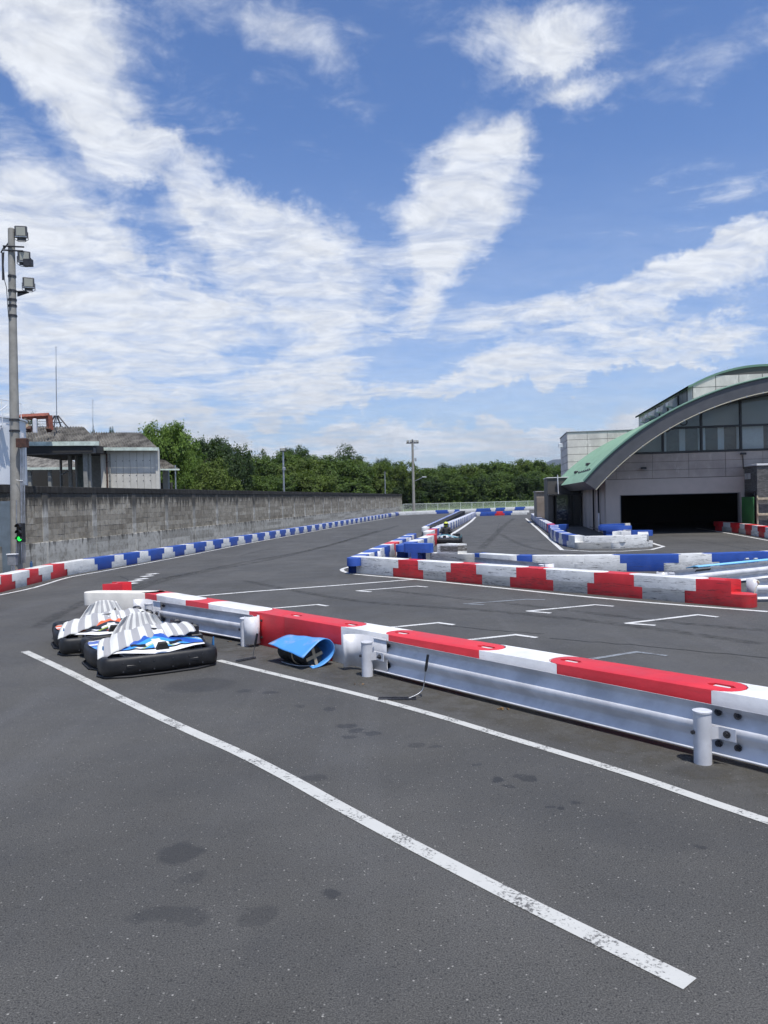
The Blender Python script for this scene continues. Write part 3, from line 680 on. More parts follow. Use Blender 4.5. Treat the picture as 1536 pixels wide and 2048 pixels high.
# ================================================================ block wall on the left
AX = math.atan2(1, .15)                    # direction of the wall in plan
wroot_p = Vector((-16+.15*22, 22, 0))
wall = empty('block_wall', wroot_p, AX, 'long weathered grey concrete block wall with dark stained top running along the left of the track', 'wall')
def wall_fn(src):
    def f(T, b, co, m):
        g = T.n('ShaderNodeNewGeometry'); P = g.outputs['Position']; sp = T.n('ShaderNodeSeparateXYZ'); T.l(P, sp.inputs[0])
        if src == 'rand': r = T.n('ShaderNodeObjectInfo').outputs['Random']
        elif src == 'attr':
            at = T.n('ShaderNodeAttribute'); at.attribute_name = 'tint'; r = at.outputs['Fac']
        else: r = T.noise(P, 1.2, 3, .5)
        zr = T.math('FLOOR', T.math('DIVIDE', T.math('SUBTRACT', sp.outputs[2], .98), .2155)); yr = T.math('FLOOR', T.math('MULTIPLY', sp.outputs[1], .303))
        wn = T.n('ShaderNodeTexWhiteNoise', noise_dimensions='2D'); cb = T.n('ShaderNodeCombineXYZ'); T.l(zr, cb.inputs[0]); T.l(yr, cb.inputs[1]); T.l(cb.outputs[0], wn.inputs['Vector'])
        r = T.math('ADD', T.math('MULTIPLY', r, .45), T.math('MULTIPLY', wn.outputs['Value'], .55))
        base = T.mix(r, (.20, .175, .135), (.48, .44, .36)) if src in ('rand', 'attr') else T.mix(T.ramp(r, .3, .7), (.34, .325, .285), (.52, .50, .445))
        base = T.mix(T.ramp(T.noise(P, 5, 7, .7), .42, .72, 0, .65), base, (.15, .13, .10))
        drip = T.noise(T.mapping(P, sc=(5.5, 5.5, .55)), 1.0, 6, .65)
        hk = T.ramp(sp.outputs[2], 1.9, 2.95, .0, .42) if src != 'cope' else None
        if src == 'cope':
            base = T.mix(T.ramp(drip, .25, .75, 1.0, .90), base, (.022, .021, .020))
        else:
            k = T.ramp(T.math('ADD', drip, hk), .55, .74) if src != 'pil' else T.ramp(T.math('ADD', T.math('MULTIPLY', drip, .6), T.ramp(sp.outputs[2], 1.3, 2.8, 0, .55)), .42, .72)
            base = T.mix(T.math('MULTIPLY', k, .86), base, (.045, .042, .037))
            if src == 'plain':
                k2 = T.ramp(T.math('ADD', drip, T.ramp(sp.outputs[2], .5, 1.0, -.15, .16)), .60, .72)
                base = T.mix(T.math('MULTIPLY', k2, .8), base, (.07, .066, .058))
        T.l(base, b.inputs['Base Color'])
        bp = T.n('ShaderNodeBump'); bp.inputs['Strength'].default_value = .5; bp.inputs['Distance'].default_value = .01
        T.l(T.noise(P, 45, 5, .7), bp.inputs['Height']); T.l(bp.outputs[0], b.inputs['Normal'])
    return f
wm_r = mat('block_concrete', rough=.92, fn=wall_fn('rand'), spec=.2); wm_a = mat('block_concrete_joined', rough=.92, fn=wall_fn('attr'), spec=.2)
wm_k = mat('pillar_concrete', rough=.9, fn=wall_fn('pil'), spec=.2)
wm_p = mat('cast_concrete', rough=.9, fn=wall_fn('plain'), spec=.2); wm_c = mat('stained_coping', rough=.92, fn=wall_fn('cope'), spec=.2)
SEND = 106.0
pil = [(27.1-22)/.9889-3.32+3.335*k for k in range(34)]
pil = [p for p in pil if p < SEND-.2]
b = MB(); b.box(0.0, SEND, .035, .14, .98, 2.71); b.build('mortar_backing', wm_p, wall)
b = MB(); b.cbox(-.05, SEND+.05, -.03, .17, 2.705, 2.93, .012); b.build('coping_beam', wm_c, wall)
for a, c in zip(pil, pil[1:]+[SEND]):
    b = MB(); b.cbox(a+.004, c-.004, -.05, .16, 0, .972, .012); b.build('foundation_panel', wm_p, wall)
b = MB(); b.cbox(0.02, pil[0]-.004, -.05, .16, 0, .972, .012); b.build('foundation_panel', wm_p, wall)
b = MB(); b.cbox(-.17, .17, -.012, .15, .975, 2.703, .008); ME_PIL = b.mesh('pillar', wm_k)
for p in pil: inst('pillar', ME_PIL, None, wall, (p, 0, 0))
b = MB(); b.cbox(0, .392, 0, .12, 0, .207, .007); ME_BLK = b.mesh('block', wm_r)
ME_HALF = None; cntb = 0; jm = MB(); tints = []
def put(s0, s1, z):
    global cntb
    if cntb < 296:
        inst('block', ME_BLK, None, wall, (s0+.004, .004+random.uniform(0, .006), z), (0, 0, 0), ((s1-s0-.008)/.392, 1, 1)); cntb += 1
    else:
        n0 = len(jm.f); jm.cbox(s0+.004, s1-.004, .004+random.uniform(0, .006), .1, z, z+.207, .007); tints.extend([random.random()]*(len(jm.f)-n0))
spans = [(0.02, pil[0]-.17)]+[(a+.17, c-.17) for a, c in zip(pil, pil[1:])]+[(pil[-1]+.17, SEND)]
for (a, c) in spans:
    if c-a < .1: continue
    for r in range(8):
        z = .98+r*.2155; s = a-(.2 if r % 2 else 0)
        while s < c-.03:
            s0, s1 = max(s, a), min(s+.4, c)
            if s1-s0 > .04: put(s0, s1, z)
            s += .4
me = jm.mesh('far_blocks', wm_a); at = me.attributes.new('tint', 'FLOAT', 'FACE'); at.data.foreach_set('value', tints)
tag(inst('far_blocks', me, None, wall), kind='stuff')
# ================================================================ lamp pole with floodlights, signal, boxes
lampg = mat('lamp_glass', (.40, .40, .34), .45); grille = mat('lamp_housing', (.10, .10, .105), .5, metal=.3, var=.3)
PY = 24.3
pb0 = AT(33.5, 1140, PY); pb0.z = 0; ptop = AT(22.5, 458, PY)
pole = empty('light_pole', pb0, 0, 'tall grey concrete pole with three floodlights at the left edge of the photo', 'light pole')
HP = ptop.z; leanx = ptop.x-pb0.x
def pt(px, py, dy=0.):
    v = AT(px, py, PY+dy); return v-pb0
b = MB(); b.cyl((0, 0, 0), (leanx, 0, HP), .175, .098, 20); b.cyl((leanx, 0, HP), (leanx, 0, HP+.03), .098, .06, 20); b.build('shaft', conc, pole)
def prad(z): return .175-(.175-.098)*z/HP
for py in (553, 582, 600, 612, 632, 840, 862):
    c = pt(24, py); z = c.z; x = leanx*z/HP
    b = MB(); b.cyl((x, 0, z-.03), (x, 0, z+.03), prad(z)+.016, n=20); b.cbox(x-.03, x+.03, -prad(z)-.05, -prad(z), z-.03, z+.03, .005); b.build('steel_band', darkmetal, pole)
def floodlight(parent, c, yaw, tilt, s=1.0):
    """housing with glass facing along yaw / tilted down"""
    Mx = Matrix.Translation(c) @ Matrix.Rotation(yaw, 4, 'Z') @ Matrix.Rotation(tilt, 4, 'X')
    b = MB(); b.cbox(-.20*s, .20*s, -.05*s, .045*s, -.20*s, .20*s, .02, M=Mx)
    for i in range(9): b.box((-.17+.04*i)*s, (-.155+.04*i)*s, .045*s, .10*s, -.17*s, .17*s, M=Mx)
    b.cbox(-.14*s, .14*s, .0, .10*s, -.27*s, -.19*s, .01, M=Mx)
    o = b.build('floodlight', grille, parent)
    b = MB(); b.cbox(-.145*s, .145*s, -.062*s, -.052*s, -.13*s, .15*s, .006, M=Mx); b.build('lamp_lens', lampg, o)
    b = MB(); b.box(-.19*s, .19*s, -.075*s, -.05*s, -.185*s, -.155*s, M=Mx); b.build('lamp_trim', steel, o)
    b = MB(); b.tube([Mx @ Vector(v) for v in [(-.215*s, 0, 0), (-.215*s, .02, -.25*s), (-.1*s, .04, -.31*s), (.1*s, .04, -.31*s), (.215*s, .02, -.25*s), (.215*s, 0, 0)]], .012*s, 6); b.build('yoke', darkmetal, o)
floodlight(pole, pt(42, 464), math.radians(12), math.radians(4), .92)
floodlight(pole, pt(48, 514), math.radians(32), math.radians(6), .92)
floodlight(pole, pt(57, 566), math.radians(24), math.radians(5), .85)
b = MB()
for (x0, x1, y) in ((4, 46, 500), (6, 48, 492)): b.cyl(pt(x0, y, -.12), pt(x1, y+2, -.12), .025, n=6); b.cyl(pt(x0, y, .12), pt(x1, y+2, .12), .025, n=6)
b.cyl(pt(8, 494, -.12), pt(2, 505, .12), .02, n=6); b.cyl(pt(18, 484, 0), pt(8, 498, 0), .02, n=6)
b.box(pt(35, 583).x, pt(55, 583).x, -.10, .10, pt(0, 586).z, pt(0, 584).z)
b.add([pt(35, 593)+Vector((0, -.02, 0)), pt(56, 586)+Vector((0, -.02, 0)), pt(35, 582)+Vector((0, -.02, 0)), pt(35, 593)+Vector((0, .02, 0)), pt(56, 586)+Vector((0, .02, 0)), pt(35, 582)+Vector((0, .02, 0))], [(0, 1, 2), (5, 4, 3), (0, 3, 4, 1)])
b.build('lamp_bracket', darkmetal, pole)
b = MB(); b.cbox(pt(31, 0).x, pt(48, 0).x, -.08, .08, pt(0, 534).z, pt(0, 520).z, .01); b.build('lamp_bracket', darkmetal, pole)
b = MB(); b.tube([pt(8, 503, -.1), pt(7, 530, -.1), pt(9, 560, -.1), pt(13, 575, -.12), pt(16, 620, -.12), pt(18, 640, -.12)], .012, 6); b.tube([pt(5, 505, -.1), pt(6, 560, -.1)], .03, 6); b.build('cable', darkmetal, pole)
b = MB()
for dx in (.0, .055, .105): b.tube([pt(43.5, 1126, -.1)+Vector((dx, 0, 0)), pt(42.5, 1000, -.1)+Vector((dx, 0, 0)), pt(41.5, 893, -.1)+Vector((dx, 0, 0))], .018 if dx else .028, 8)
b.tube([pt(33, 1126, -.17), pt(33, 1000, -.17)], .02, 8); b.tube([pt(32, 960, -.17), pt(46, 962, -.12)], .01, 6)
b.build('conduit', steel, pole)
rust = mat('rusty_steel', (.075, .035, .025), .8, var=.4, vscale=12)
b = MB(); c = pt(46, 886, -.17); b.cbox(c.x-.16, c.x+.16, -.32, -.1, c.z-.14, c.z+.14, .01); b.build('rusty_box', rust, pole)
b = MB(); b.cbox(pt(43, 0).x, pt(50, 0).x, -.2, -.08, pt(0, 868).z, pt(0, 840).z, .02); b.cyl(pt(45, 875, -.14), pt(45, 866, -.14), .05, n=8); b.build('white_insulator', paintw, pole)
# signal
sgp = pt(41, 1065, -.32)+pb0
sig = empty('track_signal', (sgp.x, sgp.y, sgp.z), math.radians(-8), 'black three-lens track signal showing green, mounted on the concrete pole', 'traffic light')
b = MB(); b.cbox(-.105, .105, -.06, .12, -.30, .29, .02); b.build('housing', mat('signal_black', (.012, .012, .013), .45), sig)
gl = bpy.data.materials.new('green_lamp'); gl.use_nodes = True; bb = gl.node_tree.nodes['Principled BSDF']; bb.inputs['Emission Color'].default_value = (.02, 1, .10, 1); bb.inputs['Emission Strength'].default_value = 1.25; bb.inputs['Base Color'].default_value = (.02, .3, .05, 1)
dk = mat('dark_lens', (.035, .03, .025), .2)
for i, (z, m) in enumerate(((.19, dk), (.0, dk), (-.19, gl))):
    b = MB(); b.cyl((0, -.061, z), (0, -.085, z), .075, .06, 16); o = b.build('lens', m, sig); 
    if i == 2: o['label'] = 'lit green lens'
    b = MB(); rows = [[(math.cos(t)*.088, y, z+math.sin(t)*.088) for t in [math.radians(-10+200*k/10) for k in range(11)]] for y in (-.06, -.17)]
    b.grid(rows); b.build('visor', darkmetal, sig)
b = MB(); b.box(-.04, .04, .12, .16, -.2, .2); b.build('mounting_plate', steel, sig)
# steel sheet fence
fenm = mat('blue_grey_sheet', (.13, .17, .21), .5, var=.15, vscale=3, bump=.1, bscale=5)
fa, fb = AT(-90, 1100, 24.2), AT(33, 1100, 24.75)
fr = empty('sheet_fence', (fb.x, fb.y, 0), math.atan2(fb.y-fa.y, fb.x-fa.x), 'blue-grey corrugated steel sheet fence at the left edge beside the pole', 'fence')
wl = (fb-fa).length
for k in range(6):
    x1 = -k*.42; b = MB(); prof = [(x1, 0), (x1-.05, 0), (x1-.06, -.03), (x1-.12, -.03), (x1-.13, 0), (x1-.415, 0)]
    rows = [[(x, y, z) for x, y in prof] for z in (.05, 2.42)]; rows2 = [[(x, y+.02, z) for x, y in prof] for z in (2.42, .05)]
    b.grid(rows+rows2, smooth=False); b.build('sheet_panel', fenm, fr)
b = MB(); b.cyl((-.6, -.06, 0), (-.6, -.06, 2.4), .03); b.cyl((-1.0, -.06, 0), (-1.0, -.06, 2.4), .03); b.build('fence_rail', steel, fr)
jb = pt(25, 1117, -.6)+pb0
jr = empty('junction_box', (jb.x, jb.y, 0), 0, 'small grey electrical box on thin legs behind the red and white blocks', 'electrical box')
b = MB(); b.cbox(-.13, .13, -.08, .08, jb.z-.2, jb.z+.12, .015); o = b.build('box', mat('grey_box', (.22, .23, .25), .5, var=.2), jr)
b = MB(); b.cbox(-.15, .15, -.1, .1, jb.z+.12, jb.z+.15, .008); b.build('lid', paintw, jr)
b = MB(); b.cyl((-.03, 0, 0), (-.02, 0, jb.z-.2), .02); b.cyl((.05, 0, 0), (.03, 0, jb.z-.2), .02); b.build('leg', paintw, jr)
bp_ = AT(61.5, 1131, 23.5); b = MB(); bm_ = mat('blue_bottle', (.02, .07, .16), .3)
b.cyl((0, 0, 0), (0, 0, .12), .04, n=10); b.cyl((0, 0, .12), (0, 0, .16), .04, .02, n=10); b.cyl((0, 0, .16), (0, 0, .19), .02, n=8)
tb = G(61, 1134, .43); o = b.build('bottle', bm_, loc=(tb.x+.05, tb.y-.05, .43)); o['label'] = 'small dark blue bottle standing on top of the red and white blocks near the signal'; o['category'] = 'bottle'
# ================================================================ oil tank with stair (far left)
tankm = mat('tank_paint', (.72, .74, .76), .45, var=.06, vscale=.8)
TY = 42.0; tc_ = AT(-92, 980, TY); tank = empty('storage_tank', (tc_.x, TY, 0), 0, 'white cylindrical storage tank with outside stair at the left edge', 'tank')
R_ = AT(22, 900, TY-1).x-tc_.x; zt_ = AT(22, 838, TY).z; zb_ = AT(22, 970, TY).z
b = MB(); b.cyl((0, 0, zb_), (0, 0, zt_), R_, n=64); b.cyl((0, 0, zt_), (0, 0, zt_+.35), R_, .3, n=64); b.build('shell', tankm, tank)
b = MB(); b.cyl((0, 0, zt_-.06), (0, 0, zt_+.02), R_+.10, n=64); b.build('top_rim', tankm, tank)
b = MB(); b.cyl((0, 0, 0), (0, 0, zb_-.01), R_-.2, n=32); b.build('dark_base', mat('tank_base', (.035, .03, .03), .9), tank)
mb1 = MB(); mb2 = MB(); mb3 = MB()
for k in range(10):
    t = math.radians(-62+4.2*k); z = zb_+1.0+.24*k; rr = R_+.35
    Mx = Matrix.Rotation(t, 4, 'Z'); mb_ = MB(); mb_.box(R_+.02, R_+.62, -.14, .14, z, z+.04, M=Mx); mb_.box(R_+.02, R_+.62, -.14, -.12, z-.1, z, M=Mx); mb_.build('stair_tread', tankm, tank)
hp = [(math.cos(math.radians(-62+4.2*k))*(R_+.62), math.sin(math.radians(-62+4.2*k))*(R_+.62), zb_+1.95+.24*k) for k in range(10)]
b = MB(); b.tube(hp, .025, 6); [b.cyl((x, y, z-.95), (x, y, z), .018, n=6) for x, y, z in hp[::2]]; b.build('stair_rail', tankm, tank)
b = MB(); ring = [(math.cos(math.radians(a))*(R_-.1), math.sin(math.radians(a))*(R_-.1), zt_+.9) for a in range(-90, 20, 10)]
b.tube(ring, .025, 6); b.tube([(x, y, z-.45) for x, y, z in ring], .018, 6); [b.cyl((x, y, z-.9), (x, y, z), .02, n=6) for x, y, z in ring]; b.build('top_railing', tankm, tank)
# ================================================================ sheds with corrugated roofs behind the wall
def corr_fn(T, b, co, m):
    c = T.mix(T.ramp(T.noise(T.mapping(co, sc=(1, .35, 1)), 2.0, 7, .7), .35, .68), (.07, .065, .058), (.27, .255, .225))
    c = T.mix(T.ramp(T.noise(co, 9, 4, .7), .5, .75, 0, .6), c, (.05, .045, .035))
    T.l(c, b.inputs['Base Color'])
corrm = mat('weathered_corrugated_sheet', rough=.9, fn=corr_fn, spec=.2)
palegreen = mat('pale_green_fascia', (.58, .66, .58), .6, var=.2, vscale=3)
whitewall = mat('pale_panel_wall', (.60, .58, .52), .75, var=.10, vscale=1.5, bump=.1)
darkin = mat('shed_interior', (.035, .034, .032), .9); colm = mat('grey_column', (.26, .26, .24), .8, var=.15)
def corr_roof(name, parent, e0, e1, r0, r1, pitch=.20, amp=.055):
    """corrugated sheet between eave e0-e1 and ridge r0-r1 (ribs run up the slope)"""
    e0, e1, r0, r1 = map(Vector, (e0, e1, r0, r1)); n = max(8, int((e1-e0).length/pitch)*4)
    up = (e1-e0).cross(r0-e0).normalized(); 
    if up.z < 0: up = -up
    lo = []; hi = []
    for i in range(n+1):
        o = up*(amp*math.sin(i*math.pi/2)); t = i/n
        lo.append(e0.lerp(e1, t)+o); hi.append(r0.lerp(r1, t)+o)
    b = MB(); b.grid([lo, hi], smooth=False); b.grid([[v-up*.03 for v in hi], [v-up*.03 for v in lo]], smooth=False)
    return b.build(name, corrm, parent)
def fascia(parent, p, q, h=.22, t=.06, m=None, n=7, name='fascia_board'):
    p, q = Vector(p), Vector(q); d = (q-p)
    for i in range(n):
        a, c = p+d*(i/n), p+d*((i+.985)/n); nn = Vector((-d.y, d.x, 0)).normalized()*t
        b = MB(); vs = [a, c, c+nn, a+nn]; b.add(vs+[v+Vector((0, 0, h)) for v in vs], [(0, 1, 5, 4), (1, 2, 6, 5), (2, 3, 7, 6), (3, 0, 4, 7), (4, 5, 6, 7), (3, 2, 1, 0)]); b.build(name, m or palegreen, parent)
S1 = 48.0
o0 = AT(0, 990, S1); sh = empty('open_shed', (0, 0, 0), 0, 'open-fronted shed with weathered corrugated roof above the block wall at the left', 'shed')
corr_roof('roof', sh, AT(20, 886, S1), AT(198, 884.5, S1), AT(20, 853, 52.5), AT(167, 853.5, 52.5))
fascia(sh, AT(20, 892, S1-.1), AT(198, 891, S1-.1), .26)
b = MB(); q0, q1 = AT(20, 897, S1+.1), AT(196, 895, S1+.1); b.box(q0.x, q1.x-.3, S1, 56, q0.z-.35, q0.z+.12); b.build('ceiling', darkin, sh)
b = MB(); b.cbox(q0.x, q1.x-.2, S1+.05, S1+.25, q0.z-.42, q0.z-.1, .02); b.build('eave_beam', mat('eave_beam', (.16, .15, .14), .8, var=.2), sh)
for (x0, x1, yy) in ((166, 174, 48.4), (177, 180.5, 48.6), (136, 142, 51), (119, 122, 54), (150, 153, 51)):
    a, c = AT(x0, 940, yy), AT(x1, 940, yy); b = MB(); b.cbox(a.x, c.x, yy, yy+.25, 0, q0.z-.3, .02); b.build('column', colm, sh)
b = MB(); b.tube([AT(122, 980, 53.8), AT(122, 950, 53.8), AT(136, 942, 53.8)], .06, 8); b.build('downpipe', colm, sh)
b = MB(); a, c = AT(153, 900, 52), AT(166, 900, 52); b.box(a.x, c.x, 52, 56, 0, q0.z-.35); b.build('inner_wall', mat('green_grey_wall', (.12, .14, .125), .8, var=.3), sh)
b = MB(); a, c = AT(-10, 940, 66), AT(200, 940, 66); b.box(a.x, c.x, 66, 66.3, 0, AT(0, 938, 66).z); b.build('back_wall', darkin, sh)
ls = empty('low_shed', (0, 0, 0), 0, 'lower corrugated roof seen through the open shed', 'shed')
corr_roof('roof', ls, AT(10, 937, 58), AT(168, 936, 58), AT(10, 910, 63), AT(128, 909.5, 63), .5, .03); fascia(ls, AT(10, 940, 57.9), AT(168, 939, 57.9), .18, n=9, name='fascia_board')
for x in (100, 60, 158):
    a = AT(x, 960, 58.3); b = MB(); b.cbox(a.x-.12, a.x+.12, 58.2, 58.45, 0, AT(0, 938, 58.2).z-.1, .02); b.build('column', colm, ls)
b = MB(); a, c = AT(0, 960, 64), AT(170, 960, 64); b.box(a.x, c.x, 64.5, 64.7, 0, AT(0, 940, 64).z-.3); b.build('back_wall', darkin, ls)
S2 = 50.0
ps = empty('panel_shed', (0, 0, 0), 0, 'pale panel-walled shed with a corrugated roof and green fascia above the block wall', 'shed')
corr_roof('roof', ps, AT(190, 898, S2), AT(318, 898, S2), AT(182, 864.6, 54.5), AT(282, 865, 54.5)); fascia(ps, AT(190, 901, S2-.1), AT(318, 901, S2-.1), .20, n=6)
a, c = AT(206, 950, S2+.4), AT(315.5, 950, S2+.4); zt2 = AT(250, 900.5, S2+.4).z; zm = AT(250, 947, S2+.4).z
for i in range(8):
    x0, x1 = a.x+(c.x-a.x)*i/8, a.x+(c.x-a.x)*(i+1)/8
    for z0, z1 in ((0, zm-.02), (zm, zt2)):
        b = MB(); b.cbox(x0+.008, x1-.008, S2+.4, S2+.5, z0, z1, .006); b.build('wall_panel', whitewall, ps)
b = MB(); b.prism([(a.x+.05, S2+.52), (c.x-.05, S2+.52), (c.x-1.35, S2+4.4), (a.x-1.2, S2+4.4)], 0, zt2); b.build('core_wall', whitewall, ps)
for f in (0, 1): b = MB(); x = a.x if f == 0 else c.x; b.cbox(x-.12, x+.12, S2+.34, S2+.56, 0, zt2-.005, .01); b.build('corner_trim', whitewall, ps)
b = MB(); g0, g1 = AT(181, 950, S2+2.2), AT(206, 950, S2+1.2); b.box(g0.x, g1.x+.5, S2+1.6, S2+4, 0, zt2+.1); b.build('recessed_wall', colm, ps)
for px_ in (214, 220):
    q = AT(px_, 940, S2+.3); b = MB(); b.cyl((q.x, q.y, 0), (q.x, q.y, zt2-.2), .05, n=8); [b.cyl((q.x, q.y, z), (q.x, q.y, z+.05), .07, n=8) for z in (3.0, 3.8, 5.0)]; b.build('downpipe', colm if px_ > 216 else rust, ps)
b = MB()
for i in range(7):
    for z in (zt2-.7, zt2-1.65, zm-.5): q = a.x+(c.x-a.x)*(i+.9)/8; b.cyl((q, S2+.4, z), (q, S2+.385, z), .03, n=6)
b.build('bolt_row', darkmetal, ps)
lt = empty('lean_to', (0, 0, 0), 0, 'small corrugated lean-to roof at the right end of the pale shed', 'lean-to')
corr_roof('roof', lt, AT(316, 938, 51.5), AT(359, 938, 51.5), AT(314, 917, 54), AT(332, 922, 54)); fascia(lt, AT(316, 940.5, 51.4), AT(359, 940.5, 51.4), .10, n=3)
q = AT(351, 955, 51.6); b = MB(); b.cyl((q.x, q.y, 0), (q.x, q.y, AT(0, 939, 51.6).z), .05, n=8); b.build('post', steel, lt)
q = AT(331, 955, 53); b = MB(); b.cbox(q.x-.2, q.x+.2, 53, 53.3, 0, q.z+.6, .02); b.build('column', colm, lt)
b = MB(); a2_, c2_ = AT(318, 965, 53.4), AT(343, 965, 53.4); b.cbox(a2_.x, c2_.x, 53.4, 53.7, 0, AT(0, 966, 53.4).z-.25, .01); b.build('low_wall', wm_p, lt)
# rust red frame on the roof
orange = mat('red_lead_steel', (.22, .065, .04), .7, var=.35, vscale=8)
rf = empty('roof_frame', (0, 0, 0), 0, 'rust-red steel portal frame standing on the shed roof', 'steel frame')
Yf = 47.3
b = MB()
def bar(p, q, r, m=orange, name='bar', par=rf):
    b = MB(); p, q = Vector(p), Vector(q); d = (q-p).normalized(); a = d.orthogonal().normalized()*r; c = d.cross(a)
    vs = [p+a+c, p+a-c, p-a-c, p-a+c]; b.add(vs+[v+(q-p) for v in vs], [(0, 1, 5, 4), (1, 2, 6, 5), (2, 3, 7, 6), (3, 0, 4, 7), (3, 2, 1, 0), (4, 5, 6, 7)]); return b.build(name, m, par)
bar(AT(40, 834.5, Yf), AT(98, 831.5, Yf), .13, name='top_beam'); bar(AT(99, 831, Yf), AT(101, 860, Yf), .13, name='upright'); bar(AT(95, 833, Yf+1.2), AT(97, 855, Yf+1.2), .09, name='upright')
bar(AT(51, 836, Yf), AT(54, 862, Yf), .11, mat('pale_rust', (.40, .32, .22), .8, var=.3), 'upright'); bar(AT(50, 858, Yf), AT(63, 858, Yf), .14, rust, 'foot'); bar(AT(94, 858, Yf), AT(103, 858, Yf), .14, rust, 'foot')
b = MB(); [b.cyl(AT(52, y, Yf+.2), AT(97, y, Yf+.2), .015, n=5) for y in (843, 848, 853)]; b.build('wires', steel, rf)
# masts
for (x, y0, y1, Ym, r, lab, tri) in ((112, 692, 849, 50.5, .035, 'tall thin antenna mast on a tripod on the shed roof', True), (185.5, 798, 868, 54.3, .03, 'shorter thin antenna mast behind the roofs', False)):
    mr = empty('antenna_mast', (0, 0, 0), 0, lab, 'antenna mast'); b = MB(); b.cyl(AT(x+1.5, y1, Ym), AT(x, y0+40, Ym), r, r*.9, 6); b.cyl(AT(x+.3, y0+40, Ym), AT(x, y0, Ym), r*.6, r*.4, 6); b.build('mast', steel, mr)
    b = MB(); [b.cyl(AT(x-2.0, y, Ym), AT(x+2.0, y, Ym), .012, n=5) for y in (y0+3, y0+8)]; b.build('antenna_elements', steel, mr)
    if tri:
        for dx, dy in ((-14, 0), (22, 0), (10, .9), (-4, -.9)): bar(AT(x+dx*.25, 833, Ym), AT(x+dx, 853, Ym+dy), .035, darkmetal, 'tripod_leg', mr)
        bar(AT(x-5, 832.5, Ym), AT(x+6, 832.5, Ym), .04, darkmetal, 'top_plate', mr)
        bar(AT(x-9, 845, Ym), AT(x+12, 845, Ym), .02, darkmetal, 'cross_brace', mr)
# ================================================================ other poles
def simple_pole(x, yb, yt, Y, r0, r1, lab, m=steel):
    b0 = AT(x+ (yb-yt)*.02, yb, Y); r = empty('light_pole', (b0.x, Y, 0), 0, lab, 'light pole'); top = AT(x, yt, Y)-Vector((b0.x, Y, 0))
    b = MB(); b.cyl((0, 0, 0), top, r0, r1, 12); b.build('shaft', m, r); return r, top
r, t = simple_pole(566, 985, 899, 78, .11, .09, 'pale metal lamp pole with one flat lamp head behind the block wall')
b = MB(); b.cbox(t.x-.28, t.x+.28, t.y-.3, t.y+.2, t.z-.2, t.z+.12, .03); b.build('lamp_head', grille, r); b = MB(); b.cbox(t.x-.23, t.x+.23, t.y-.33, t.y-.30, t.z-.15, t.z+.08, .01); b.build('lamp_lens', lampg, r)
b = MB(); b.cbox(t.x-.1, t.x+.2, t.y-.15, t.y+.1, t.z-2.1, t.z-1.8, .02); b.build('control_box', steel, r)
r, t = simple_pole(769.5, 985, 946, 113, .09, .08, 'thin short lamp pole behind the far part of the block wall')
b = MB(); b.cyl((t.x, t.y, t.z-.1), (t.x, t.y, t.z+.22), .16, .1, 10); b.build('lamp_head', grille, r)
r, t = simple_pole(825, 1022, 886, 117.5, .24, .17, 'tall concrete pole with four floodlights at the far end of the track', conc)
for i, dx in enumerate((-.72, -.25, .32, .75)):
    floodlight(r, t+Vector((dx, -.2, .25)), math.radians((-25, -8, 8, 25)[i]), math.radians(-15), .85)
b = MB(); b.cbox(t.x-.95, t.x+.95, t.y-.08, t.y+.08, t.z-.08, t.z+.04, .02); b.cyl((t.x, t.y, t.z), (t.x, t.y, t.z+.55), .10, n=10); b.build('crossarm', darkmetal, r)
b = MB(); b.cbox(t.x+.25, t.x+.55, t.y-.3, t.y, t.z-2.8, t.z-2.3, .03); b.tube([(t.x+.2, t.y-.1, t.z-.4), (t.x+.8, t.y-.1, t.z-.9), (t.x+.2, t.y-.1, t.z-1.1)], .03, 6); b.cyl((t.x+.2, 0, t.z-5.8), (t.x+1.6, -.2, t.z-5.2), .05, n=6); b.cbox(t.x+1.3, t.x+2.0, -.4, 0, t.z-5.3, t.z-5.15, .03); b.build('pole_fittings', steel, r)
# ================================================================ mesh fence at the far end
fencew = mat('fence_paint', (.60, .66, .60), .5)
f0, f1 = AT(806, 1010, 124.0), AT(1100, 1010, 127.5); fd = Vector((f1.x-f0.x, f1.y-f0.y, 0)); FLn = fd.length; HF = 1.25
mf = empty('mesh_fence', (f0.x, f0.y, 0), math.atan2(fd.y, fd.x), 'low pale wire mesh fence between the far barrier row and the trees', 'fence')
npost = 14
for i in range(npost): b = MB(); x = FLn*i/(npost-1); b.cyl((x, 0, 0), (x, 0, HF+.05), .05, n=8); b.build('fence_post', fencew, mf)
b = MB(); b.cyl((0, 0, HF), (FLn, 0, HF), .035, n=6); b.build('top_rail', fencew, mf)
b = MB(); s = -HF
while s < FLn:
    for sg in (1, -1):
        x0, x1 = (s, s+HF) if sg > 0 else (s+HF, s)
        b.add([(x0-.008, .0, .02), (x0+.008, .0, .02), (x1+.008, 0, HF), (x1-.008, 0, HF)], [(0, 1, 2, 3)])
    s += .11
tag(b.build('wire_mesh', fencew, mf), kind='stuff')
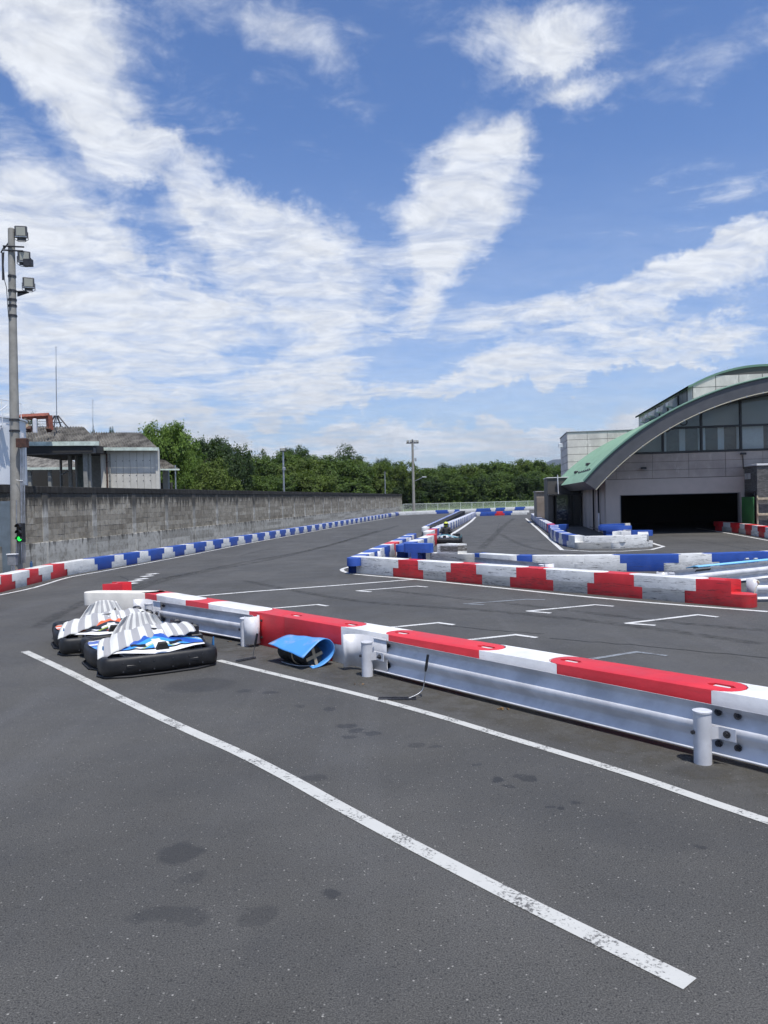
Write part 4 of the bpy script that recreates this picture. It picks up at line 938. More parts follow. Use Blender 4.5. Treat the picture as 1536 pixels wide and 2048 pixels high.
# ================================================================ garage building
GA = math.atan(.15); GE = Vector((math.cos(GA), -math.sin(GA), 0)); GD = Vector((math.sin(GA), math.cos(GA), 0)); GP0 = Vector((11.94, 41.39, 0))
gar = empty('garage_building', GP0, -GA, 'grey garage hall with a green arched roof and a wide dark doorway at the right', 'building')
def BL(px, py, c):
    r_ = ray(px, py); t = (GP0.dot(GD)+c)/(r_.xy.dot(GD.xy)); w = Vector((r_.x*t, r_.y*t, 0))-GP0; return w.dot(GE), CAMH+r_.z*t
def c5(x, y, c=0.): return BL(1050+.3164*x, 700+.3164*y, c)
def tile_fn(col, j=.0):
    def f(T, b, co, m):
        c = T.mix(T.ramp(T.noise(co, .9, 6, .6), .35, .65), tuple(x*.85 for x in col), tuple(x*1.1 for x in col))
        c = T.mix(T.ramp(T.noise(T.mapping(co, rot=(0, .9, .5), sc=(2.5, 2.5, .7)), 1.5, 6, .65), .55, .75, 0, .5), c, tuple(min(1, x*1.7) for x in col))
        T.l(c, b.inputs['Base Color']); bp = T.n('ShaderNodeBump'); bp.inputs['Strength'].default_value = .2; bp.inputs['Distance'].default_value = .01
        T.l(T.noise(co, 18, 5, .6), bp.inputs['Height']); T.l(bp.outputs[0], b.inputs['Normal'])
    return f
wallA = mat('mauve_grey_render', (.45, .39, .35), .7, var=.06, vscale=1.5, bump=.1); wallB = mat('brown_grey_panels', rough=.5, fn=tile_fn((.36, .31, .275)))
wallC = mat('pale_stone_panels', rough=.65, fn=tile_fn((.60, .55, .51)))
jointm = mat('dark_joint', (.10, .095, .09), .9)
greenr = mat('green_copper_roof', (.24, .39, .28), .55, var=.14, vscale=1.2, bump=.1, bscale=10); fasc = mat('dark_grey_fascia', (.082, .084, .090), .45, var=.12, vscale=1.5)
blackf = mat('black_frame', (.012, .013, .016), .4)
CX, CZo, Ro = 9.749, -6.914, 14.792; CXi, CZi, Ri = 9.68, -6.66, 13.85
def arc_o(x): return CZo+math.sqrt(Ro*Ro-(x-CX)**2)
def arc_i(x): return CZi+math.sqrt(max(.01, Ri*Ri-(x-CXi)**2))
aL = math.asin((CX+1.38)/Ro); NA_ = 60; YB = 22.0; YF = -2.2
aLi = math.asin((CXi+.78)/Ri)
def po(t, y): return (CX+Ro*math.sin(t), y, CZo+Ro*math.cos(t))
def pi_(t, y): return (CXi+Ri*math.sin(t), y, CZi+Ri*math.cos(t))
ang = [-aL+2*aL*i/NA_ for i in range(NA_+1)]; angi = [-aLi+2*aLi*i/NA_ for i in range(NA_+1)]
b = MB(); b.grid([[po(t, YF) for t in ang], [po(t, YB) for t in ang]]); roof = b.build('roof', greenr, gar)
b = MB(); b.grid([[pi_(t, YB) for t in angi], [pi_(t, YF+.02) for t in angi]]); b.add([po(-aL, YF), po(-aL, YB), pi_(-aLi, YB), pi_(-aLi, YF)], [(0, 3, 2, 1)]); b.build('soffit', fasc, gar)
for i in range(0, NA_, 3):       # front fascia in radial sheets, then its trims
    T0, T1 = ang[i], ang[i+3]; I0, I1 = angi[i], angi[i+3]; rows0 = []; rows1 = []; e_ = .0006
    for k in range(4):
        s = e_+(1-2*e_)*k/3; to = T0+(T1-T0)*s; ti = I0+(I1-I0)*s
        rows0.append(po(to, YF-.02)); rows1.append(pi_(ti, YF-.02))
    b = MB(); b.grid([rows0, rows1], smooth=False); b.grid([[(x, y+.05, z) for x, y, z in rows1], [(x, y+.05, z) for x, y, z in rows0]], smooth=False); b.build('fascia_sheet', fasc, gar)
b = MB(); b.tube([(x, y-.05, z+.02) for x, y, z in [po(t, YF) for t in ang]], .05, 6); b.tube([(x, y-.0, z+.06) for x, y, z in [po(t, YF+.1) for t in ang]], .035, 6); b.build('roof_edge_trim', mat('roof_edge_green', (.10, .20, .15), .5), gar)
b = MB(); b.tube([(x, y-.06, z-.03) for x, y, z in [pi_(t, YF) for t in angi]], .03, 6); b.build('lower_edge_pipe', mat('pale_pipe', (.36, .34, .26), .5), gar)
for i in range(2, NA_-1, 2):
    x, y, z = pi_(angi[i], YF); b = MB(); b.cbox(x-.02, x+.02, y-.10, y-.02, z-.06, z+.02, .005); b.build('pipe_clip', steel, gar)
b = MB()
for i in range(1, 44):         # standing seams of the roof
    y = YF+(YB-YF)*i/44; pts = [po(t, y) for t in ang]; b.grid([[(x, yy-.012, z+.0) for x, yy, z in pts], [(x, yy, z+.03) for x, yy, z in pts], [(x, yy+.012, z) for x, yy, z in pts]])
tag(b.build('standing_seams', greenr, roof), kind='stuff')
tg = math.asin((CX+.75)/Ro)
b = MB(); b.tube([po(-tg, .2+.0), po(-tg, 6.5)], .05, 6); [b.cyl(Vector(po(-tg, y))-Vector((0, 0, .02)), Vector(po(-tg, y))+Vector((-.05, 0, .09)), .02, n=5) for y in (.4, 1.4, 2.4, 3.4, 4.4, 5.4, 6.3)]; b.build('snow_guard', darkmetal, roof)
for (t, y) in ((math.asin((CX+.35)/Ro), 4.5), (math.asin((CX+.75)/Ro)-.002, 7.8)):
    x, yy, z = po(-t, y); b = MB(); b.cbox(x-.12, x+.12, yy, yy+.7, z, z+.16, .03); b.build('roof_vent', darkmetal, roof)
# front wall in pieces
OX0, OX1, OZ = .72, 6.85, 2.09
def wpiece(name, x0, x1, z0, z1, m, y0=0., y1=.25):
    n = 8; tops = [(x0+(x1-x0)*i/n, min(z1, arc_i(x0+(x1-x0)*i/n)-.01)) for i in range(n+1)]
    b = MB(); fr_ = [(x0, y0, z0), (x1, y0, z0)]+[(x, y0, z) for x, z in tops[::-1]]; bk = [(x, y1, z) for x, y, z in fr_]; k = len(fr_)
    b.add(fr_+bk, [tuple(range(k)), tuple(range(2*k-1, k-1, -1))]+[(i, (i+1) % k, k+(i+1) % k, k+i)[::-1] for i in range(k)]); return b.build(name, m, gar)
wpiece('front_wall', 0, OX0, 0, 2.92, wallA); wpiece('front_wall', OX0, OX1, OZ, 2.92, wallA); wpiece('front_wall', OX1, 20.4, 0, 2.92, wallA)
wpiece('wall_core', .02, 20.4, 2.925, 4.24, jointm, .03)
xs_ = [0, .56, 2.44, 4.28, 6.13, 7.98, 9.83, 11.7]
for x0, x1 in zip(xs_, xs_[1:]):
    for z0, z1 in ((2.945, 3.365), (3.382, 3.80), (3.817, 4.235)):
        wpiece('wall_panel', x0+.009, x1-.009, z0, z1, wallB, 0, .028)
b = MB(); b.box(OX0-.0, OX1, .0, .02, OZ-.03, OZ-.002); b.box(OX1-.07, OX1-.001, -.012, .3, 0, OZ); b.box(OX0+.001, OX0+.05, -.012, .3, 0, OZ); b.build('door_frame', mat('door_frame', (.20, .19, .19), .5), gar)
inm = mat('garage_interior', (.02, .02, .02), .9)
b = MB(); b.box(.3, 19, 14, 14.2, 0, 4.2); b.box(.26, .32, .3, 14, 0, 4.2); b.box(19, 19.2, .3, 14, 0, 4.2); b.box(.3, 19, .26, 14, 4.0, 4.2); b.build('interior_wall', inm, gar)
# glazing
mul = [2.99, 4.94, 6.91, 8.87, 10.83, 12.8]; ZS, ZM = 4.25, 5.58
def bmesh_box(name, x0, x1, y0, y1, z0, z1, m=blackf, c=.006, par=None): b = MB(); b.cbox(x0, x1, y0, y1, z0, z1, c); return b.build(name, m, par or gar)
bmesh_box('window_sill', 1.35, 19, -.05, .12, ZS, ZS+.10)
for x in mul: bmesh_box('mullion', x-.055, x+.055, -.04, .12, ZS+.101, arc_i(x)-.02)
bmesh_box('transom', 3.05, 17, -.045, .10, ZM-.05, ZM+.05)
glass = bpy.data.materials.new('hall_glass'); glass.use_nodes = True; T = NT(glass.node_tree); b_ = glass.node_tree.nodes['Principled BSDF']
gb = T.n('ShaderNodeBsdfGlossy'); gb.inputs['Roughness'].default_value = .03; gb.inputs['Color'].default_value = (.8, .85, .85, 1); tr = T.n('ShaderNodeBsdfTransparent'); tr.inputs[0].default_value = (.82, .86, .87, 1)
fz = T.n('ShaderNodeFresnel'); fz.inputs[0].default_value = 1.5; mx = T.n('ShaderNodeMixShader'); T.l(T.math('MULTIPLY', fz.outputs[0], 1.6), mx.inputs[0]); T.l(tr.outputs[0], mx.inputs[1]); T.l(gb.outputs[0], mx.inputs[2]); T.l(mx.outputs[0], glass.node_tree.nodes['Material Output'].inputs[0])
blind = mat('pale_blind', (.68, .74, .76), .8, var=.05); darkp = mat('dark_inner_panel', (.07, .075, .08), .5, var=.3)
def pane(x0, x1, z0, z1): 
    n = 6; tops = [(x0+(x1-x0)*i/n, min(z1, arc_i(x0+(x1-x0)*i/n)-.03)) for i in range(n+1)]
    b = MB(); fr_ = [(x0, .04, z0), (x1, .04, z0)]+[(x, .04, z) for x, z in tops[::-1] if z > z0+.01]; b.add(fr_, [tuple(range(len(fr_)))]); b.build('pane', glass, gar)
edges = [1.5]+mul
for i, (x0, x1) in enumerate(zip(edges, edges[1:])):
    pane(x0+.056, x1-.056, ZS+.101, ZM-.051 if i else 9); 
    if i: pane(x0+.056, x1-.056, ZM+.051, 9)
wpiece('upper_blind', 2.2, 14, ZM-.0, 9, mat('grey_blind', (.42, .45, .45), .8, var=.08, vscale=.6), .42, .46)
wpiece('lower_blind', 1.3, 3.0, ZS, 9, mat('grey_blind_low', (.38, .41, .40), .8), .40, .415)
def bpx(x0, x1, m, name): a_, z_ = c5(x0, 560, .35); c_, z2 = c5(x1, 560, .35); wpiece(name, a_, c_, ZS, ZM, m, .35, .38)
for x0, x1, m, nme in ((872, 893, blind, 'blind'), (893, 975, darkp, 'dark_panel'), (975, 1012, blind, 'blind'), (1012, 1092, darkp, 'dark_panel'), (1092, 1140, blind, 'blind'), (1140, 1218, darkp, 'dark_panel'), (1218, 1258, blind, 'blind'), (1258, 1336, darkp, 'dark_panel'), (1336, 1507, blind, 'blind'), (1507, 1600, darkp, 'dark_panel'), (1600, 1800, blind, 'blind')):
    bpx(x0, x1, m, nme)
wpiece('hall_back', 1.3, 18, ZS, 9, mat('hall_back', (.12, .125, .125), .9), .6, .65)
# side wall
b = MB(); b.box(.0, .25, .26, YB, 0, 3.6); b.build('side_wall', wallA, gar)
for k in range(9):
    for z0, z1 in ((.0, 1.25), (1.26, 2.5)): bmesh_box('side_panel', -.03, -.001, .3+1.25*k, .3+1.25*k+1.235, z0, z1, wallB if k % 2 else wallA, .004)
b = MB(); b.tube([(-.1, 2.2, .02), (-.1, 2.2, 1.1)], .06, 8); b.build('white_downpipe', paintw, gar)
b = MB(); b.tube([(-.12, 2.2, 1.1), (-.12, 2.2, 2.55), (-.12, 4.6, 2.62), (-.12, 4.6, .02)], .05, 8); b.tube([(-.12, .4, .15), (-.12, 6.5, .15)], .03, 6); b.build('black_downpipe', blackf, gar)
# lamps on the front
for (x, z) in (c5(745, 748), c5(1372, 657)):
    b = MB(); b.cyl((x, -.02, z), (x, -.16, z+.02), .05, n=8); b.cbox(x-.14, x+.14, -.30, -.14, z-.05, z+.06, .02); b.build('wall_lamp', blackf, gar)
b = MB(); x, z = c5(1376, 665); b.cyl((x, -.03, z), (x+.02, -.03, z-.72), .022, n=6); b.build('conduit', blackf, gar)
x, z = c5(1003, 458, -2.0); b = MB(); ringp = [(x+.17*math.cos(t), -2.0, z+.14*math.sin(t)) for t in [math.radians(20*k) for k in range(18)]]; b.tube(ringp, .03, 6, closed=True); b.cyl((x, -2.0, z+.14), (x, -2.0, z+.32), .02, n=6); b.build('ring_lamp', blackf, gar)
b = MB(); x, z = c5(920, 495, -2.0); b.cbox(x-.16, x+.16, -2.15, -1.8, z-.06, z+.04, .03); b.build('soffit_lamp', blackf, gar)
# ---- rear taller hall with hoods
rear = empty('rear_hall', GP0, -GA, 'taller stone-panelled rear hall with curved green roof edge and wall hoods behind the garage', 'building')
X2, Z2, Y2, YB2 = 5.26, 8.2, 3.0, 20.0; CX2 = 8.95; sg_ = .92; hw = CX2-X2; R2 = (hw*hw+sg_*sg_)/(2*sg_); CZ2 = Z2+sg_-R2
def a2(x): return CZ2+math.sqrt(max(0, R2*R2-(x-CX2)**2))
xx = [X2+2*hw*i/24 for i in range(25)]
b = MB(); fr_ = [(X2, Y2, 3.0), (X2+2*hw, Y2, 3.0)]+[(x, Y2, a2(x)) for x in xx[::-1]]; bk = [(x, YB2, z) for x, y, z in fr_]; k = len(fr_)
b.add(fr_+bk, [tuple(range(k)), tuple(range(2*k-1, k-1, -1))]+[(i, (i+1) % k, k+(i+1) % k, k+i)[::-1] for i in range(k)]); b.build('wall_core', jointm, rear)
for i in range(6):
    for j in range(9):
        x0, x1 = X2+.02+i*1.235, X2+(i+1)*1.235-.015; z0 = 3.1+.62*j; z1 = z0+.59
        tp_ = [(x0+(x1-x0)*q/4, min(z1, a2(x0+(x1-x0)*q/4)-.02)) for q in range(5)]
        if max(z for x, z in tp_) <= z0+.05: continue
        tp_ = [(x, max(z, z0+.004)) for x, z in tp_]
        if z1 < 5.5: continue
        b = MB(); fr2 = [(x0, Y2-.03, z0), (x1, Y2-.03, z0)]+[(x, Y2-.03, z) for x, z in tp_[::-1]]; bk = [(x, Y2-.002, z) for x, y, z in fr2]; kk = len(fr2)
        b.add(fr2+bk, [tuple(range(kk))]+[(q, (q+1) % kk, kk+(q+1) % kk, kk+q)[::-1] for q in range(kk)]); b.build('wall_panel', wallC, rear)
for j in range(12):
    b = MB(); b.cbox(X2-.03, X2-.002, Y2+.02+1.4*j, Y2+1.4*(j+1)-.01, 3.2, Z2-.02, .004); b.build('side_panel', wallC, rear)
b = MB(); rr_ = [[(x, y, a2(x)+.06) for x in [X2-.25]+xx+[X2+2*hw+.25]] for y in (Y2-.08, YB2)]; rr2 = [[(x, y, a2(x)-.06) for x in [X2-.25]+xx+[X2+2*hw+.25]] for y in (YB2, Y2-.08)]
for r__ in (rr_, rr2):
    for row in r__: row[0] = (X2-.25, row[0][1], row[1][2]-.10); row[-1] = (row[-1][0], row[-1][1], row[-2][2]-.10)
b.grid(rr_+rr2+[rr_[0]], smooth=False); b.build('roof', mat('dark_green_roof', (.14, .24, .18), .5), rear)
for (hx, hy) in ((765, 437), (797, 410), (822, 398), (872, 372), (935, 335)):   # wall hoods on the side
    px_, py_ = 1050+.3164*hx, 700+.3164*hy; r_ = ray(px_, py_); 
    # hit plane local x = X2-.3
    den_ = r_.xy.dot(GE.xy); t_ = (GP0.dot(GE)+X2-.3)/den_; w = Vector((r_.x*t_, r_.y*t_, 0)); ly = (w-GP0).dot(GD); lz = CAMH+r_.z*t_
    s_ = .55
    b = MB(); b.cbox(X2-.12, X2-.031, ly-.42, ly+.42, lz-.4, lz+.4, .01, 0); b.add([(X2-.12, ly-.34, lz+.32), (X2-.12, ly+.34, lz+.32), (X2-s_-.12, ly+.34, lz+.05), (X2-s_-.12, ly-.34, lz+.05), (X2-s_-.12, ly+.34, lz-.18), (X2-s_-.12, ly-.34, lz-.18), (X2-.12, ly+.34, lz-.36), (X2-.12, ly-.34, lz-.36)],
        [(0, 3, 2, 1), (3, 5, 4, 2), (5, 7, 6, 4), (0, 7, 5, 3), (1, 2, 4, 6)], 1); b.build('wall_hood', [blackf, steel], rear)
for (wx0, wx1, wy0, wy1) in ((975, 1027, 300, 300),):
    lyz = []
    for px5 in (wx0, wx1):
        r_ = ray(1050+.3164*px5, 700+.3164*300); t_ = (GP0.dot(GE)+X2-.04)/r_.xy.dot(GE.xy); w = Vector((r_.x*t_, r_.y*t_, 0)); lyz.append(((w-GP0).dot(GD), CAMH+r_.z*t_))
    y0, y1 = sorted((lyz[0][0], lyz[1][0])); z = (lyz[0][1]+lyz[1][1])/2
    o = bmesh_box('window', X2-.06, X2-.031, y0, y1, z-.42, z+.42, blackf, .01, rear); bmesh_box('pane', X2-.07, X2-.061, y0+.06, (y0+y1)/2-.03, z-.36, z+.36, darkp, .002, o); bmesh_box('pane', X2-.07, X2-.061, (y0+y1)/2+.03, y1-.06, z-.36, z+.36, darkp, .002, o)
# ---- pale box building beyond
box = empty('stone_block_building', GP0, -GA, 'flat-roofed pale stone-panelled block with one wall lamp behind the green roof', 'building')
b = MB(); b.box(-.03, 9.0, 22.05, 29, 0, 7.25); b.build('wall_core', jointm, box)
for i in range(5):
    for j in range(12):
        if 7.25-.6*(j+1) < 1.6: continue
        bmesh_box('wall_panel', -.06+1.6*i+.01, -.06+1.6*(i+1)-.01, 22.0, 22.048, 7.25-.6*(j+1)+.018, 7.25-.6*j-.018, wallC, .006, box)
for i in range(4):
    for j in range(12): 
        if 7.25-.6*(j+1) < 1.6: continue
        bmesh_box('wall_panel', -.08, -.032, 22.06+1.7*i, 22.06+1.7*(i+1)-.02, 7.25-.6*(j+1)+.018, 7.25-.6*j-.018, wallC, .006, box)
bmesh_box('roof_cap', -.12, 9.1, 21.95, 29.1, 7.255, 7.33, mat('cap_metal', (.25, .26, .27), .5), .01, box)
b = MB(); b.cyl((-.08, 22.6, 6.0), (-.5, 22.4, 6.2), .03, n=6); b.cbox(-.75, -.42, 22.2, 22.5, 6.1, 6.4, .03); b.build('wall_lamp', paintw, box)
# ---- entrance block on the left
dkst = mat('dark_stone', rough=.6, fn=tile_fn((.085, .078, .07))); ent = empty('entrance_block', GP0, -GA, 'low dark stone entrance block with glass doors left of the garage', 'entrance')
b = MB(); b.box(-2.31, -.05, 12.4, 16.5, 0, 3.36); b.build('body', dkst, ent)
for i in range(7):
    for j in range(2): bmesh_box('stone_panel', -2.31+.33*i*.0+.755*(i % 3)+.005, -2.31+.755*(i % 3+1)-.005, 12.37, 12.398, 2.26+.55*j, 2.26+.55*(j+1)-.01, dkst, .004, ent) if i < 3 else None
bmesh_box('roof_cap', -2.36, -.03, 12.3, 16.55, 3.365, 3.42, mat('cap_white', (.55, .55, .54), .5), .01, ent)
bmesh_box('canopy', -2.28, -.06, 11.0, 12.35, 2.16, 2.24, blackf, .01, ent)
bmesh_box('left_pier', -2.30, -1.95, 12.0, 12.36, 0, 2.15, dkst, .01, ent)
x, z = c5(210, 850, 10.9); b = MB(); b.cyl((x, 10.95, 2.25), (x-.03, 10.95, 3.55), .035, n=6); b.build('white_pole', paintw, ent)
for xq in (-1.72, -1.45): bmesh_box('vent_box', xq, xq+.22, 12.25, 12.36, 2.75, 3.0, darkmetal, .01, ent)
postm = mat('poster_wall', rough=.6, fn=lambda T, b, co, m: T.l(T.mix(T.ramp(T.noise(T.mapping(co, sc=(3, 1, 5)), 1.6, 3, .5), .48, .54), (.035, .035, .035), (.16, .15, .14)), b.inputs['Base Color']))
bmesh_box('poster_board', -1.72, -1.08, 12.0, 12.04, .45, 1.95, postm, .004, ent)
for xq in (-1.83, -1.02, -.62, -.2): bmesh_box('door_post', xq, xq+.06, 11.3, 11.36, 0, 2.155, blackf, .004, ent)
for x0, x1 in ((-1.77, -1.02), (-.96, -.62), (-.56, -.2)):
    b = MB(); b.add([(x0, 11.33, .05), (x1, 11.33, .05), (x1, 11.33, 2.14), (x0, 11.33, 2.14)], [(0, 1, 2, 3)]); b.build('glass_door', glass, ent)
bmesh_box('threshold', -1.85, -.1, 11.2, 11.5, .002, .05, blackf, .004, ent); bmesh_box('inner_wall', -1.9, -.1, 12.25, 12.36, 0, 2.15, mat('vestibule_dark', (.03, .03, .03), .8), .004, ent)
sm = empty('utility_block', GP0, -GA, 'small low beige-brown outbuilding at the end of the track, left of the entrance', 'outbuilding')
bmesh_box('body', -2.80, -1.2, 18.6, 23, 0, 2.42, mat('beige_brown_panels', rough=.7, fn=tile_fn((.26, .22, .18))), .01, sm); bmesh_box('roof_cap', -2.86, -1.1, 18.5, 23.1, 2.425, 2.5, mat('cap_grey', (.30, .29, .28), .5), .01, sm)
for j in range(4): bmesh_box('wall_panel', -2.77, -2.2, 18.56, 18.598, .02+.5*j, .5+.5*j, mat('bb%d' % j, rough=.7, fn=tile_fn((.24, .20, .165))), .004, sm)
# ---- brick annex at the right
def brick_fn(T, b, co, m):
    br = T.n('ShaderNodeTexBrick'); sp = T.n('ShaderNodeSeparateXYZ'); T.l(co, sp.inputs[0]); cb = T.n('ShaderNodeCombineXYZ'); T.l(T.math('ADD', sp.outputs[0], sp.outputs[1]), cb.inputs[0]); T.l(sp.outputs[2], cb.inputs[1])
    T.l(cb.outputs[0], br.inputs[0]); br.inputs['Scale'].default_value = 5.5; br.inputs['Color1'].default_value = (.10, .098, .095, 1); br.inputs['Color2'].default_value = (.19, .185, .18, 1); br.inputs['Mortar'].default_value = (.04, .04, .04, 1)
    br.inputs['Row Height'].default_value = .3; br.inputs['Brick Width'].default_value = .9; br.inputs['Mortar Size'].default_value = .02
    T.l(T.mix(T.ramp(T.noise(co, 6, 5, .7), .4, .7, 0, .5), br.outputs[0], (.06, .058, .055)), b.inputs['Base Color'])
    bp = T.n('ShaderNodeBump'); bp.inputs['Strength'].default_value = .9; bp.inputs['Distance'].default_value = .03; T.l(T.math('ADD', T.math('MULTIPLY', br.outputs[1], -1.0), T.noise(co, 14, 4, .7)), bp.inputs['Height']); T.l(bp.outputs[0], b.inputs['Normal'])
brickm = mat('split_face_brick', rough=.8, fn=brick_fn); an = empty('brick_annex', GP0, -GA, 'dark brick annex with a white roof cap at the right edge beside the garage doorway', 'building')
b = MB(); b.box(7.05, 13, -2.0, -.002, 0, 3.40); b.build('body', brickm, an); bmesh_box('roof_cap', 7.02, 13.1, -2.06, -.01, 3.405, 3.49, mat('cap_white2', (.70, .70, .70), .5), .01, an)
for ly in (-1.1, -.65): bmesh_box('side_lamp', 6.93, 7.045, ly, ly+.28, 2.75, 3.05, mat('lamp_box', (.35, .35, .34), .5), .02, an)
wood = mat('pale_timber', (.45, .38, .27), .7, var=.2, vscale=12)
for z in (1.70, .92): bmesh_box('timber_rail', 7.0, 13, -2.2, -2.1, z, z+.10, wood, .01, an)
bmesh_box('timber_post', 6.99, 7.05, -2.13, -2.02, 0, 1.9, wood, .008, an)
gb_ = bmesh_box('green_board', 6.86, 6.92, -1.95, -.1, .05, 1.84, mat('green_board', (.035, .15, .045), .6, var=.2, vscale=2), .01, an)
bmesh_box('dark_gap_strip', 6.95, 7.045, -1.8, -.3, 1.9, 2.12, blackf, .01, an)  # added black strip, its colour stands in for the dark gap above the board
# hill on the skyline
b = MB(); rows = []
hp_ = [(-3200, 0), (-2000, 60), (-1000, 95), (0, 120), (700, 150), (1300, 270), (1600, 335), (1900, 350), (2600, 320), (3400, 200), (4300, 0)]
prof_ = smooth([Vector((x, z, 0)) for x, z in hp_], 6)
rows = [[(v.x, 7600+(k-1)*(-500 if k < 1 else 900), -2 if k != 1 else max(-2, v.y+14*math.sin(v.x*.011)+9*math.sin(v.x*.031))) for v in prof_] for k in (0, 1, 2)]
b.grid(rows); tag(b.build('hill', mat('forest_hill', (.035, .06, .035), .95)), kind='structure')

hzm = bpy.data.materials.new('haze'); hzm.use_nodes = True; ht = hzm.node_tree; ht.nodes.remove(ht.nodes['Principled BSDF'])
pv = ht.nodes.new('ShaderNodeVolumePrincipled'); pv.inputs['Color'].default_value = (.80, .88, 1, 1); pv.inputs['Density'].default_value = 9e-5; pv.inputs['Anisotropy'].default_value = .3
ht.links.new(pv.outputs[0], ht.nodes['Material Output'].inputs['Volume'])
b = MB(); b.box(-6200, 6200, -3200, 9200, -1.2, 385); tag(b.build('haze', hzm), kind='stuff')
# ================================================================ karts
def livery(liv):
    A, B2, C2 = [tuple(m_.node_tree.nodes['Principled BSDF'].inputs['Base Color'].default_value)[:3] for m_ in liv[:3]]
    def fn(T, b, co, m):
        sp = T.n('ShaderNodeSeparateXYZ'); T.l(co, sp.inputs[0]); ax = T.math('ABSOLUTE', sp.outputs[0]); at = T.n('ShaderNodeAttribute'); at.attribute_name = 't'; t = at.outputs['Fac']
        def st(v, a, w=.012): return T.ramp(v, a-w, a+w)
        def AND(p, q): return T.math('MULTIPLY', p, q)
        v = T.math('ADD', T.math('MULTIPLY', ax, 1.5), T.math('MULTIPLY', t, 1.0))
        saw = T.math('FRACT', T.math('MULTIPLY', v, 1.15))
        c = T.mix(st(saw, .45, .015), B2, C2); c = T.mix(AND(st(saw, .66, .015), st(T.math('SUBTRACT', 1, saw), .22, .015)), c, A); c = T.mix(AND(st(saw, .60, .01), st(T.math('SUBTRACT', 1, saw), .36, .01)), c, (.50, .62, .06) if A[0] > .5 else C2)
        c = T.mix(AND(st(T.math('SUBTRACT', .34, ax), 0), AND(st(ax, .15), AND(st(t, .30), st(T.math('SUBTRACT', .46, t), 0)))), c, (.012, .012, .013))
        band = T.math('ADD', .20, T.math('MULTIPLY', ax, -.16)); c = T.mix(st(T.math('SUBTRACT', T.math('ADD', band, .07), t), 0), c, (.012, .012, .013)); c = T.mix(st(T.math('SUBTRACT', band, t), 0), c, A)
        c = T.mix(AND(st(T.math('SUBTRACT', .055, ax), 0), st(T.math('SUBTRACT', .7, t), 0)), c, A)
        c = T.mix(T.ramp(T.noise(co, 9, 6, .7), .55, .8, 0, .35), c, (.10, .095, .085))
        T.l(c, b.inputs['Base Color'])
    return mat('livery_pattern', rough=.32, fn=fn)
